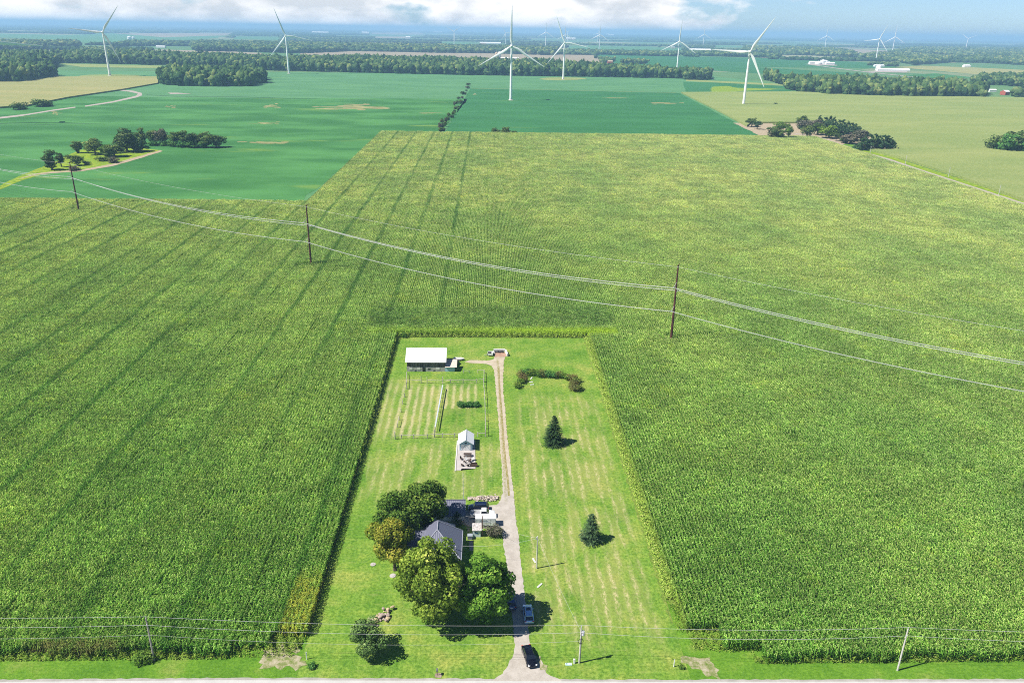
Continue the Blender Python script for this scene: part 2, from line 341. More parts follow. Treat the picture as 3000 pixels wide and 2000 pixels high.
field('pale_field', [(2010, 233), (2290, 246), (2298, 252), (2010, 238)], -.05, M_cornfar, 'thin pale strip right of the right turbine')
field('pale_field', [(2640, 222), (2845, 238), (2800, 232), (2860, 228), (2740, 215)], -.04, M_soy, 'green field edge below the farm road')
slabfield('corn_field', W([(-400, 244), (60, 243), (110, 236), (165, 228), (240, 227), (465, 227), (463, 246), (355, 265), (200, 288), (80, 312), (-400, 345)]), 1.9, M_cornleft, 'pale yellow corn field left of the round wood')
slabfield('corn_field', W([(1995, 273), (2320, 271), (2600, 281), (2890, 287), (3300, 292), (3300, 700), (3100, 632), (2960, 577), (2800, 519), (2640, 467), (2540, 441), (2640, 442), (2500, 380), (2350, 362), (2200, 362), (2188, 372), (2110, 330)]), 1.9, M_cornfar, 'pale yellow green corn field right of the gravel lane')
field('farmyard', [(2148, 360), (2200, 361), (2350, 361), (2500, 379), (2645, 443), (2545, 441), (2480, 428), (2420, 412), (2243, 405)], .0, M_dirt, 'tan bare farmyard under the right grove', 1, 6)
field('lawn_patch', [(2468, 424), (2490, 417), (2560, 432), (2560, 446), (2535, 442)], .03, M_verge, 'green grass patch beside the gravel lane', .5, 5)
field('goldenrod_patch', [(2080, 262), (2090, 254), (2130, 252), (2160, 258), (2300, 261), (2160, 268), (2140, 272), (2085, 269)], -.02, M_yel, 'yellow patch behind the right turbine', 3, 15)
def ribbon(name, pts, w, z, mat, label, kind='structure', cat='lane'):
    P2 = [Vector(p) for p in pts]; Lf, Rt = [], []
    for i, p in enumerate(P2):
        d = (P2[min(i+1, len(P2)-1)]-P2[max(0, i-1)]).normalized(); n_ = Vector((-d.y, d.x)); ww = w[i] if isinstance(w, list) else w
        Lf.append(tuple(p+n_*ww/2)); Rt.append(tuple(p-n_*ww/2))
    return sheet(name, Lf+Rt[::-1], z, mat, kind, label, cat)
lane = W([(2330, 392), (2380, 398), (2420, 409), (2506, 440), (2600, 466), (2700, 500), (2850, 549), (3000, 598), (3150, 650)])
ribbon('gravel_lane', lane, 4.5, .06, M_grav, 'pale gravel lane between the two corn fields')
ribbon('lane_verge', [(p[0]+6.5, p[1]+3) for p in lane[3:]], 9, .01, M_yel, 'yellow green weeds along the gravel lane')
field('pale_track', [(0, 343), (80, 334), (160, 321), (221, 313), (221, 316), (150, 326), (60, 341), (0, 348)], .0, M_grav, 'lower piece of the pale track in the left soybeans')
field('pale_track', [(248, 310), (330, 297), (398, 281), (404, 275), (378, 269), (352, 266), (353, 263), (390, 266), (416, 273), (416, 280), (400, 286), (330, 301), (250, 313)], .0, M_grav, 'bent upper piece of the pale track in the left soybeans')
field('pale_track', [(491, 272), (520, 272), (562, 275), (500, 276)], .0, M_grav, 'short pale strip in the left soybeans')
for i, (pp, nm) in enumerate([([(905, 306), (960, 303), (1040, 304), (1115, 316), (1080, 320), (1105, 325), (1030, 325), (930, 315)], 'large dry tan patch in the left soybean field'),
        ([(752, 306), (800, 304), (830, 312), (800, 318)], 'dry patch left of the large tan patch'), ([(472, 313), (500, 309), (520, 312), (500, 317)], 'small tan patch below the round wood'),
        ([(150, 329), (178, 326), (182, 331), (165, 340)], 'small yellow patch beside the pale track'), ([(738, 363), (790, 356), (830, 358), (790, 365)], 'thin dry streak in the left soybean field'),
        ([(1205, 328), (1300, 331), (1309, 333), (1210, 332)], 'thin dry streak beside the tree row'), ([(1745, 286), (1850, 286), (1858, 289), (1760, 289)], 'thin pale streak in the dark soybeans'),
        ([(700, 415), (720, 413), (850, 421), (850, 423)], 'thin dry streak right of the small grove'), ([(1383, 275), (1395, 273), (1396, 279), (1380, 279)], 'small pale spot beside the tree row'),
        ([(1880, 297), (2000, 303), (1990, 306), (1900, 301)], 'faint pale streak near the pale corn')]):
    cx_, cy_ = np.mean(pp, 0); wx, wy = np.ptp(np.array(pp)[:, 0])/2, np.ptp(np.array(pp)[:, 1])/2
    vv, ff = [], []
    for _ in range(26 if wx > 60 else 9):
        ex, ey = cx_+random.gauss(0, .42)*wx, cy_+random.gauss(0, .42)*wy; sx_, sy_ = wx*random.uniform(.10, .42), max(.35, wy*random.uniform(.08, .26)); b0 = len(vv)
        for k in range(14):
            an = k*6.2832/14; q = random.uniform(.7, 1.15); g_ = G(ex+math.cos(an)*sx_*q, ey+math.sin(an)*sy_*q+math.cos(an)*sx_*.018); vv.append((g_[0], g_[1], -.02+_*.001))
        ff.append(tuple(range(b0, b0+14)))
    mb = MB(); mb.add(vv, ff); tag(mb.build('dry_patch', M_dry), nm, 'field', kind='structure')
for (pp, nm) in [([(232, 222), (260, 219.5), (320, 218.5), (400, 220), (415, 222), (390, 225), (300, 227.5), (250, 227)], 'pale grass circle around the left turbine'),
        ([(1578, 232), (1600, 228), (1650, 226.5), (1700, 228), (1720, 231), (1690, 234.5), (1640, 236), (1600, 235)], 'pale grass ring around the turbine before the belt')]:
    field('turbine_clearing', pp, 2.0 if False else .0, M_cornfar, nm)
M_ditch = plain('dark_ditch_grass', (.03, .09, .035), .95)
ribbon('ditch', W([(-20, 363), (140, 365.5), (160, 364.5), (325, 361)]), 2.6, .005, M_ditch, 'dark thin ditch line in the left soybeans')
ribbon('ditch', W([(430, 278), (520, 283), (700, 284), (860, 289), (1000, 292), (1100, 293)]), 3.2, .005, M_ditch, 'faint dark line below the round wood')
ribbon('ditch', W([(1383, 259.5), (1550, 262), (1700, 266), (1980, 272)]), 3, .005, M_cornfar, 'thin pale line along the back of the dark soybeans')
# the small grove's yellow ground
field('grove_ground', [(-40, 565), (60, 513), (130, 487), (170, 470), (230, 440), (300, 432), (400, 434), (470, 440), (440, 452), (400, 462), (330, 482), (240, 497), (150, 503), (60, 530), (-40, 573)], .0, M_yel, 'yellow weedy ground under the small left grove', .6, 6)
field('grove_track', [(40, 528), (110, 508), (150, 503), (240, 497), (330, 480), (470, 440), (478, 443), (400, 467), (330, 487), (240, 502), (150, 508), (110, 512)], .03, M_dirt, 'tan edge strip in front of the small left grove', .5, 5)
# ------------------------------------------------------------------ homestead lot
LX0, LX1, LY0, LY1 = -31.4, 34.2, 99.6, 253.8
sheet('corn_soil', [(-420, 95), (343, 95), (343, 826), (-106, 823), (-112, 471), (-420, 492)], -.02, M_soil, label='dark soil under the corn rows', cat='soil')
sheet('lawn', [(LX0, 98.7), (LX1, 98.1), (LX1, LY1+.3), (LX0, LY1+.3)], .02, M_grass, label='mown green lawn of the homestead lot', cat='lawn')
sheet('verge', [(-140, 99.2), (LX0, 98.9), (LX0, 111), (-38, 109.5), (-48, 106.5), (-140, 106)], .04, M_verge, label='bright green roadside grass left of the lawn', cat='grass')
sheet('verge', [(LX1, 98.3), (140, 97.0), (140, 103.4), (60, 103.6), (48, 106), (39, 113), (LX1, 118)], .04, M_verge, label='bright green roadside grass right of the lawn', cat='grass')
M_edge = NT('edge_weeds_ground'); _f = M_edge.noise(1.2, 5, .75); M_edge = M_edge.bsdf(M_edge.ramp(_f, [(.3, (.06, .13, .02)), (.5, (.17, .24, .04)), (.7, (.34, .36, .10))]), .95, .1, bump=_f, bstr=1, bdist=.4)
sheet('weedy_strip', [(LX1-.5, 112), (LX1+2.4, 112), (LX1+2.4, 254), (LX1-.4, 254)], .035, M_edge, label='weedy ground strip at the right edge of the lawn', cat='grass', rag=.35, step=1)
sheet('weedy_strip', [(LX0+.3, LY1-.5), (LX1-.5, LY1-.5), (LX1-.5, LY1+2), (LX0+.3, LY1+2)], .03, M_edge, label='weedy ground strip at the far edge of the lawn', cat='grass', rag=.3, step=1)
sheet('road', [(-160, 60), (160, 60), (160, 96.6), (27, 98.2), (-7, 98.9), (-44, 99.5), (-160, 99.8)], .07, M_road, label='pale country road along the bottom edge', cat='road')
sheet('road_shoulder', [(-160, 98.6), (160, 95.6), (160, 97.2), (27, 98.7), (-7, 99.4), (-44, 100.0), (-160, 100.3)], .05, M_shoulder, label='narrow gravel shoulder along the road', cat='road', rag=.12, step=1)
drive_px = [(1444, 1995), (1450, 1988), (1472, 1973), (1487, 1949), (1502, 1920), (1508, 1887), (1503, 1834), (1500, 1790), (1500, 1737), (1491, 1690), (1481, 1635), (1475, 1600), (1472, 1570), (1470, 1545), (1395, 1547), (1345, 1532), (1345, 1500), (1378, 1492), (1430, 1480), (1455, 1479), (1467, 1465), (1473, 1440), (1471, 1380), (1467, 1340), (1462, 1250), (1457, 1200), (1453, 1150), (1450, 1110), (1447, 1085), (1440, 1072), (1425, 1066), (1375, 1063), (1360, 1060), (1375, 1055), (1430, 1056), (1446, 1052), (1450, 1044), (1480, 1044), (1476, 1060), (1474, 1100), (1475, 1150), (1480, 1200), (1486, 1280), (1494, 1349), (1499, 1400), (1504, 1440), (1508, 1482), (1513, 1530), (1518, 1558), (1524, 1635), (1531, 1690), (1537, 1737), (1542, 1790), (1547, 1834), (1553, 1887), (1563, 1915), (1585, 1935), (1600, 1968), (1603, 1975), (1645, 1992), (1645, 1997)]
dmat = NT('gravel_drive')
_x, _y = dmat.xyz()[0], dmat.xyz()[1]
_f = dmat.noise(.5, 5, .65); _g = dmat.noise(5, 4, .85)
_c = dmat.mix(dmat.mr(_f, .3, .7), (.37, .33, .285), (.48, .435, .385))
_c = dmat.mix(dmat.mr(_y, 150, 175), _c, dmat.mix(dmat.mr(_f, .3, .7), (.40, .33, .235), (.50, .43, .325)))
_c = dmat.mix(dmat.mr(_g, .5, .72, 0, .5), _c, (.20, .17, .14)); _c = dmat.mix(dmat.mr(_g, .2, .42, .5, 0), _c, (.50, .47, .42))
# grassy centre line north of the parking area: driveway axis drifts from x=5.1 at y 150 to x=3.6 at y 235
_ax = dmat.math('ADD', dmat.math('MULTIPLY', dmat.math('SUBTRACT', _y, 150), -.013), 4.55)
_dd = dmat.math('ABSOLUTE', dmat.math('SUBTRACT', _x, _ax))
_m = dmat.math('MULTIPLY', dmat.math('MULTIPLY', dmat.mr(_dd, .15, .5, 1, 0), dmat.mr(_y, 148, 158)), dmat.math('MULTIPLY', dmat.mr(dmat.noise(1.4, 4, .8), .38, .6), dmat.mr(_y, 232, 237, 1, 0)))
_c = dmat.mix(dmat.math('MULTIPLY', _m, .75), _c, (.22, .21, .05))
M_drive = dmat.bsdf(_c, .95, .15, bump=_g, bstr=.5, bdist=.06)
sheet('driveway', W(drive_px), .06, M_drive, label='long pale gravel driveway from the road', cat='driveway', rag=.13, step=.6)
ribbon('grass_strip', W([(1491, 1452), (1487, 1400), (1480.5, 1349), (1475, 1290), (1469, 1200), (1464.5, 1150), (1462, 1110), (1461, 1075)]), .5, .075, M_strip, 'dry grass strip along the middle of the driveway', cat='grass')
for pp, nm in [([(770, 1905), (800, 1888), (860, 1885), (880, 1895), (880, 1905), (840, 1915), (880, 1925), (892, 1945), (880, 1958), (770, 1955), (760, 1930)], 'bare sandy patch left of the lawn'),
        ([(1992, 1925), (2010, 1918), (2080, 1925), (2092, 1945), (2100, 1970), (2110, 1985), (2060, 1980), (2040, 1955), (1995, 1940)], 'bare sandy patch right of the lawn'),
        ([(1568, 1925), (1580, 1922), (1597, 1950), (1603, 1968), (1590, 1960)], 'worn edge beside the black car')]:
    sheet('bare_patch', W(pp), .065, M_bare, label=nm, cat='ground', rag=.6, step=.6)
# ------------------------------------------------------------------ corn: plants in rows, instanced tiles
def corn_mat():
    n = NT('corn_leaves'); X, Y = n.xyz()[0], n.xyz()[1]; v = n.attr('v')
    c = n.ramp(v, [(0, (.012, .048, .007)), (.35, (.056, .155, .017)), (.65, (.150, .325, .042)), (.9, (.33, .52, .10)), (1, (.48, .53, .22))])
    big = n.noise(.022, 6, .65, (1, .6, 1)); c = n.mix(n.mr(big, .36, .66), n.mix(1, c, (.86, .92, .88), 'MULTIPLY'), n.mix(1, c, (1.2, 1.12, 1.1), 'MULTIPLY'))
    for sc_, a_, b_ in ((1.1, .66, 1.36), (.4, .84, 1.18), (.07, .86, 1.15)):
        c = n.mix(1, c, n.mr(n.noise(sc_, 3, .7), .32, .68, a_, b_), 'MULTIPLY')
    med = n.noise(.16, 4, .65); c = n.mix(n.mr(med, .55, .72, 0, .6), c, n.mix(1, c, (1.35, 1.2, .8), 'MULTIPLY'))
    # leaf colour turns paler and yellower towards the far side of the field
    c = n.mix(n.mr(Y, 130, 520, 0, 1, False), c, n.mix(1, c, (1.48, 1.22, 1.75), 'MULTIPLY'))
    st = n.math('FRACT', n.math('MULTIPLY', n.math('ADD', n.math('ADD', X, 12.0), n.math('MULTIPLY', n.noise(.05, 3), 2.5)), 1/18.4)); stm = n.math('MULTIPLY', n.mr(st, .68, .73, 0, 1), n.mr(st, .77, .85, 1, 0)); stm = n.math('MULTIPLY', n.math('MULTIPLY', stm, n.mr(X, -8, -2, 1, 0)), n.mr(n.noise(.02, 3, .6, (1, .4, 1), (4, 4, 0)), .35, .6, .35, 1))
    c = n.mix(stm, c, n.mix(1, c, (.52, .66, .58), 'MULTIPLY'))  # darker strips along Y in the west part
    # younger-green northern strip of the right part against the west block: blocks differ in hue
    # weedy yellow edges and the dried corner
    ye = n.math('MULTIPLY', n.mr(Y, 252, 256, 1, 0), n.math('MULTIPLY', n.mr(X, 34.8, 37.2, 1, 0), n.mr(X, 33, 34, 0, 1))); c = n.mix(n.math('MULTIPLY', ye, .5), c, (.30, .34, .06))
    dr = n.math('MULTIPLY', n.band(X, -36.2, -31, .6), n.mr(Y, 120, 127, 1, 0)); c = n.mix(n.math('MULTIPLY', dr, n.mr(n.noise(.9, 3), .4, .65, .1, .8)), c, (.55, .55, .07))
    hd = n.math('MULTIPLY', n.mr(Y, 252, 253, 0, 1), n.mr(Y, 256, 259.5, 1, 0)); c = n.mix(n.math('MULTIPLY', n.math('MULTIPLY', hd, n.mr(X, -20, 15, .35, .9)), n.band(X, -42, 46)), c, (.40, .58, .05))  # weedy green far edge, colour also lifted to offset its shaded front face
    hl = n.math('MULTIPLY', n.mr(Y, 258, 262, 0, 1), n.mr(Y, 279, 280.5, 1, 0)); c = n.mix(n.math('MULTIPLY', hl, n.band(X, -43, 46)), c, n.mix(1, c, (.74, .80, .78), 'MULTIPLY'))
    br = n.math('MULTIPLY', n.mr(Y, 106.2, 107.4, 1, 0), n.mr(n.noise(.12, 4, .6, (1, .2, 1)), .45, .56)); c = n.mix(n.math('MULTIPLY', n.math('MULTIPLY', br, n.band(X, -100, -62, 4)), .6), c, (.24, .16, .07))
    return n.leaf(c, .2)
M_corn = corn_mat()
ROW = .76; TX = 8*ROW; TY = 6.0
def corn_tile(seed, gap=0.0, short=1.0):
    r = np.random.default_rng(seed); V = []; Fq = []; A = []; b = 0
    for i in range(8):
        x0 = -TX/2+(i+.5)*ROW
        for j in range(27):
            if r.random() < gap: continue
            y = -TY/2+(j+.5)*TY/27+r.normal(0, .03); x = x0+r.normal(0, .055)
            h = (2.25+r.normal(0, .13))*short; pa = r.random()*math.pi; tone = r.normal(0, .15)
            nl = 9
            for k in range(nl):
                z0 = h*(.14+.80*k/(nl-1)); an = pa+(k % 2)*math.pi+r.normal(0, .45); Ln = (.62-.28*abs(k/(nl-1)-.35))*r.uniform(.8, 1.15)
                rise = r.uniform(.16, .40)*(.7+.5*k/(nl-1)); w = .052
                cx, sy = math.cos(an), math.sin(an); qx, qy = -sy*w, cx*w
                for t, (rr, zz, ww) in enumerate([(0, 0, .7), (.42*Ln, rise, 1.0), (.8*Ln, rise*.75, .9), (1.05*Ln, rise*.75-.30*Ln, .15)]):
                    V.append((x+cx*rr+qx*ww, y+sy*rr+qy*ww, z0+zz)); V.append((x+cx*rr-qx*ww, y+sy*rr-qy*ww, z0+zz))
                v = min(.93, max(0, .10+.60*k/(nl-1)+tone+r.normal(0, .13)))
                for t in range(3): Fq.append((b+2*t, b+2*t+1, b+2*t+3, b+2*t+2)); A.append(v)
                b += 8
            # tassel: thin crossed blades
            for q in range(2):
                an = r.random()*math.pi; dx, dy = math.cos(an)*.09, math.sin(an)*.09
                V += [(x-dx*.2, y-dy*.2, h), (x+dx*.2, y+dy*.2, h), (x+dx, y+dy, h+.26), (x-dx, y-dy, h+.26)]
                Fq.append((b, b+1, b+2, b+3)); A.append(.97); b += 4
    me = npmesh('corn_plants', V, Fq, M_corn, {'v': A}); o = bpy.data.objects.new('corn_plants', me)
    return o
def scatter(name, pts, rot, scl, var, protos, label, cat):
    me = bpy.data.meshes.new(name); me.vertices.add(len(pts)); me.vertices.foreach_set('co', np.asarray(pts, dtype=np.float32).ravel())
    a = me.attributes.new('rot', 'FLOAT', 'POINT'); a.data.foreach_set('value', np.asarray(rot, dtype=np.float32))
    a = me.attributes.new('scl', 'FLOAT_VECTOR', 'POINT'); a.data.foreach_set('vector', np.asarray(scl, dtype=np.float32).ravel())
    a = me.attributes.new('kind_id', 'INT', 'POINT'); a.data.foreach_set('value', np.asarray(var, dtype=np.int32))
    o = mobj(name, me); tag(o, label, cat, kind='stuff')
    g = bpy.data.node_groups.new(name, 'GeometryNodeTree'); g.interface.new_socket('Geometry', in_out='INPUT', socket_type='NodeSocketGeometry'); g.interface.new_socket('Geometry', in_out='OUTPUT', socket_type='NodeSocketGeometry')
    gi = g.nodes.new('NodeGroupInput'); go = g.nodes.new('NodeGroupOutput'); jn = g.nodes.new('GeometryNodeJoinGeometry')
    def na(nm, ty):
        q = g.nodes.new('GeometryNodeInputNamedAttribute'); q.data_type = ty; q.inputs[0].default_value = nm; return q.outputs[0]
    rt_, sc_, kd = na('rot', 'FLOAT'), na('scl', 'FLOAT_VECTOR'), na('kind_id', 'INT')
    cx = g.nodes.new('ShaderNodeCombineXYZ'); g.links.new(rt_, cx.inputs[2])
    for k, p in enumerate(protos):
        cm = g.nodes.new('FunctionNodeCompare'); cm.data_type = 'INT'; cm.operation = 'EQUAL'
        ii = [s for s in cm.inputs if s.type == 'INT']; g.links.new(kd, ii[0]); ii[1].default_value = k
        oi = g.nodes.new('GeometryNodeObjectInfo'); oi.inputs['Object'].default_value = p; oi.inputs['As Instance'].default_value = True
        ip = g.nodes.new('GeometryNodeInstanceOnPoints'); g.links.new(gi.outputs[0], ip.inputs['Points']); g.links.new(cm.outputs[0], ip.inputs['Selection'])
        g.links.new(oi.outputs['Geometry'], ip.inputs['Instance']); g.links.new(cx.outputs[0], ip.inputs['Rotation']); g.links.new(sc_, ip.inputs['Scale'])
        g.links.new(ip.outputs[0], jn.inputs[0])
    g.links.new(jn.outputs[0], go.inputs[0])
    md = o.modifiers.new('scatter', 'NODES'); md.node_group = g
    return o
def inpoly(x, y, poly):
    ins = False; n = len(poly)
    for i in range(n):
        x1, y1 = poly[i]; x2, y2 = poly[(i+1) % n]
        if (y1 > y) != (y2 > y) and x < (x2-x1)*(y-y1)/(y2-y1)+x1: ins = not ins
    return ins
hp = math.pi/2
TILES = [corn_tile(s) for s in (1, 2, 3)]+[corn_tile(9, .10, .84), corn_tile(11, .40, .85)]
poles3 = [G(232, 622), G(912, 782), G(1965, 1003)]
def in_view(x, y, m_=60):
    px, py, d = Pp(x, y, 1.0); return d > 0 and -m_ < px < 3000+m_ and py < 2000+m_
pts, rots, scls, kinds = [], [], [], []
def put(x, y, rot=0, sc_=1.0, kd=None, sy=1.0):
    if not in_view(x, y, 120): return
    for q in poles3:
        if abs(x-q[0]) < 3.2 and abs(y-q[1]) < 3.2: kd = 4
    g = math.sin(x*.011+2)*math.cos(y*.013)*.05
    if kd is None:
        kd = random.randrange(3)
        for (bx, by, br) in ((-52.5, 176, 4), (-49, 150, 6), (-56, 150, 3), (-61, 160, 4), (-47, 186, 4), (-50, 133, 3), (62, 118, 3), (-70, 127, 3), (88, 150, 3), (80, 180, 4)):
            if (x-bx)**2+(y-by)**2 < br*br and random.random() < .7: kd = random.choice((3, 3, 4))
    # planter-pass stripes, west part only
    if rot == 0 and kd < 3 and x < -6:
        ph = ((x+9.5) % 18.4)
        if ph < 6.1 and random.random() < (.85 if y > 215 else .35): kd = 3
    pts.append((x, y, -.02)); rots.append(rot+(math.pi if random.random() < .5 else 0)); scls.append((1, sy*1.01, sc_*(1+g)) if rot == 0 else (sy*1.01, 1, sc_*(1+g))); kinds.append(kd)
def block(x0, x1, y0, y1, rot=0):
    """y0 may be a function of x, so that field edges need not be straight"""
    tx, ty = (TX, TY) if rot == 0 else (TY, TX)
    nx = max(1, round(abs(x1-x0)/tx)); sg = 1 if x1 > x0 else -1
    for i in range(nx):
        x = x0+sg*(i+.5)*tx; ya = y0(x) if callable(y0) else y0; ny = max(1, round((y1-ya)/ty)); st = (y1-ya)/ny
        for j in range(ny):
            y = ya+(j+.5)*st; rr = rot
            if y > 340 and random.random() < (y-340)/150: rr = hp if random.random() < .5 else 0
            put(x, y, rr, random.uniform(.95, 1.05), sy=st/ty)
block(LX0, -340, lambda x: 105.0+max(0, 5.0-(LX0-x)*.42)+.5*math.sin(x*.3), 253.6, 0)                      # west of the lot
block(LX1+1.3, 220, lambda x: 102.2+max(0, 10.5-(x-LX1)*.75)+.4*math.sin(x*.35), 253.6, 0)   # east
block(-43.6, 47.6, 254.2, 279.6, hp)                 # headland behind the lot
block(-43.6, -340, 253.6, 280.0, 0); block(46.6, 260, 253.6, 280.0, 0)
block(-6, -110.5, 279.8, 823, 0); block(-6, 343, 279.8, 823, 0)
block(-109.36, -340, 280.0, 461, 0)
block(-109, -340, 461, 473, hp)
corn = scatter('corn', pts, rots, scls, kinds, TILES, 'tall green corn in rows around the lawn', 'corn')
print('corn tiles', len(pts))
# ------------------------------------------------------------------ woods and trees
def ico(sub):
    bm = bmesh.new(); bmesh.ops.create_icosphere(bm, subdivisions=sub, radius=1)
    V = np.array([v.co[:] for v in bm.verts]); Fc = np.array([[v.index for v in f.verts] for f in bm.faces]); bm.free(); return V, Fc
ICO1, ICO2 = ico(1), ico(2)
def lumps(C, S, base, jit=.22, tone=None, r=rng):
    """C centres (n,3), S radii (n,3) -> merged verts, faces, per-face tone"""
    bV, bF = base; n = len(C)
    rad_ = 1+r.normal(0, jit, (n, len(bV), 1)); th = r.random(n)*6.283; c_, s_ = np.cos(th), np.sin(th)
    X = bV[None, :, 0]*c_[:, None]-bV[None, :, 1]*s_[:, None]; Y = bV[None, :, 0]*s_[:, None]+bV[None, :, 1]*c_[:, None]
    P_ = np.stack([X, Y, np.broadcast_to(bV[None, :, 2], X.shape)], -1)*rad_*S[:, None, :]+C[:, None, :]
    V = P_.reshape(-1, 3); Fc = (bF[None]+(np.arange(n)*len(bV))[:, None, None]).reshape(-1, 3)
    A = np.repeat(tone if tone is not None else r.random(n), len(bF))+r.normal(0, .07, n*len(bF))
    return V, Fc, A
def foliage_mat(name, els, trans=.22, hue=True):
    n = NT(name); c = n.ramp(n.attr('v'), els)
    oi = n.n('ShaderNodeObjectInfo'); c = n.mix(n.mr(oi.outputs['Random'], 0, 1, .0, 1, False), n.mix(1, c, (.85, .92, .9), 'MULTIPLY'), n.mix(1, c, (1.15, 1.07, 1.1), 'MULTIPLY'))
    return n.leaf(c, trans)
GR = [(0, (.018, .045, .012)), (.3, (.040, .085, .020)), (.6, (.075, .14, .032)), (.85, (.13, .20, .05)), (1, (.20, .24, .07))]
M_wood = foliage_mat('woodland_leaves', [(0, (0.014, 0.038, 0.016)), (.35, (0.043, 0.090, 0.029)), (.65, (0.096, 0.156, 0.046)), (.9, (0.180, 0.234, 0.072)), (1, (0.288, 0.300, 0.084))], .1)
M_trunk = plain('bark', (.12, .095, .07), .95, var=.35, scale=6)
M_maple = foliage_mat('maple_leaves', [(0, (0.026, 0.078, 0.013)), (.3, (0.072, 0.169, 0.023)), (.6, (0.143, 0.286, 0.036)), (.85, (0.312, 0.494, 0.072)), (1, (0.468, 0.598, 0.117))], .34)
M_maple2 = foliage_mat('yellowing_maple_leaves', [(0, (0.038, 0.092, 0.016)), (.3, (0.110, 0.197, 0.026)), (.6, (0.217, 0.329, 0.046)), (.85, (0.436, 0.562, 0.091)), (1, (0.615, 0.674, 0.156))], .34)
M_gold = foliage_mat('golden_leaves', [(0, (0.060, 0.092, 0.015)), (.3, (0.145, 0.210, 0.027)), (.6, (0.315, 0.355, 0.050)), (.85, (0.533, 0.473, 0.088)), (1, (0.679, 0.551, 0.125))], .34)
M_dark = foliage_mat('dark_oak_leaves', [(0, (0.018, 0.053, 0.014)), (.3, (0.047, 0.111, 0.020)), (.6, (0.124, 0.215, 0.035)), (.85, (0.265, 0.362, 0.068)), (1, (0.420, 0.473, 0.108))], .2)
M_grove = foliage_mat('grove_leaves', [(0, (0.030, 0.066, 0.019)), (.35, (0.078, 0.138, 0.036)), (.65, (0.156, 0.228, 0.060)), (.9, (0.252, 0.324, 0.096)), (1, (0.336, 0.384, 0.120))], .2)
M_conif = foliage_mat('dark_conifer_leaves', [(0, (0.018, 0.046, 0.023)), (.4, (0.046, 0.098, 0.042)), (.8, (0.104, 0.176, 0.072)), (1, (0.182, 0.247, 0.104))], .1)
M_spruce = foliage_mat('spruce_needles', [(0, (0.016, 0.038, 0.016)), (.4, (0.036, 0.075, 0.029)), (.8, (0.081, 0.144, 0.049)), (1, (0.163, 0.237, 0.078))], .1)
M_pine = foliage_mat('airy_needles', [(0, (0.032, 0.080, 0.024)), (.4, (0.080, 0.160, 0.040)), (.8, (0.208, 0.320, 0.096)), (1, (0.352, 0.448, 0.160))], .15)
M_willow = foliage_mat('willow_leaves', [(0, (.03, .06, .02)), (.4, (.07, .12, .035)), (.8, (.15, .21, .07)), (1, (.24, .28, .11))], .2)
M_grey = foliage_mat('grey_leaves', [(0, (0.060, 0.060, 0.042)), (.4, (0.120, 0.120, 0.078)), (.8, (0.216, 0.204, 0.144)), (1, (0.312, 0.276, 0.216))], .2)
M_lime = foliage_mat('light_green_leaves', [(0, (0.044, 0.099, 0.015)), (.4, (0.099, 0.198, 0.030)), (.8, (0.187, 0.308, 0.055)), (1, (0.286, 0.374, 0.090))], .25)
M_rust = foliage_mat('rusty_leaves', [(0, (0.057, 0.047, 0.018)), (.4, (0.149, 0.115, 0.044)), (.8, (0.253, 0.270, 0.083)), (1, (0.322, 0.459, 0.110))], .15)
M_box = foliage_mat('boxwood_leaves', [(0, (0.019, 0.075, 0.020)), (.4, (0.052, 0.156, 0.039)), (.8, (0.130, 0.288, 0.066)), (1, (0.247, 0.400, 0.110))], .15)
def wood(name, poly, h, spacing, label, sub=3, base=ICO1, fringe=True, tone0=.45, cat='wood', mat=None, holes=0):
    P_ = np.array(W(poly)); x0, y0 = P_.min(0); x1, y1 = P_.max(0); pl = [tuple(q) for q in P_]
    nx, ny = int((x1-x0)/spacing)+1, int((y1-y0)/(spacing*1.15))+1
    pts_ = []
    for i in range(nx):
        for j in range(ny):
            x = x0+(i+random.random())*spacing; y = y0+(j+random.random())*spacing*1.15
            if not inpoly(x, y, pl): continue
            a, b_, d_ = Pp(x, y)
            if a < -150 or a > 3150: continue
            if holes and math.sin(x*.012+y*.004)*math.cos(y*.009-x*.003) > 1-holes: continue
            pts_.append((x, y))
    if not pts_: return None
    pts_ = np.array(pts_); n = len(pts_)
    th = h*(1+rng.normal(0, .14, n)+.12*np.sin(pts_[:, 0]*.03)*np.cos(pts_[:, 1]*.02)); tone = np.clip(tone0+.08+rng.normal(0, .24, n), 0, 1)
    C, S, T = [], [], []
    for k in range(sub):
        o = rng.normal(0, spacing*.24, (n, 2)) if k else np.zeros((n, 2)); zc = th*(.62 if k == 0 else 1)*(1 if k == 0 else rng.uniform(.45, .80, n))
        rr = spacing*(.62 if k == 0 else rng.uniform(.30, .46, n)); rr = np.broadcast_to(rr, n)
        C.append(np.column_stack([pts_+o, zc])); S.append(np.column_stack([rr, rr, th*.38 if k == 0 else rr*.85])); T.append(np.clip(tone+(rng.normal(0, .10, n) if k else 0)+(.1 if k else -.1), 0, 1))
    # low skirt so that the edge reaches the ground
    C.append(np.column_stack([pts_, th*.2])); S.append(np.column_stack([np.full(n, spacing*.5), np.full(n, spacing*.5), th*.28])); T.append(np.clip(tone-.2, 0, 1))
    V, Fc, A = lumps(np.concatenate(C), np.concatenate(S), base, .20, np.concatenate(T))
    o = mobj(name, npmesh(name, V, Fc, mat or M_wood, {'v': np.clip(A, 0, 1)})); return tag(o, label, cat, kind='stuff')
wood('round_wood', [(468, 248), (520, 252), (640, 254), (730, 253), (780, 241), (770, 228), (640, 220), (500, 222), (466, 235)], 21, 9, 'round dark wood standing alone in the green fields', 6, ICO2)
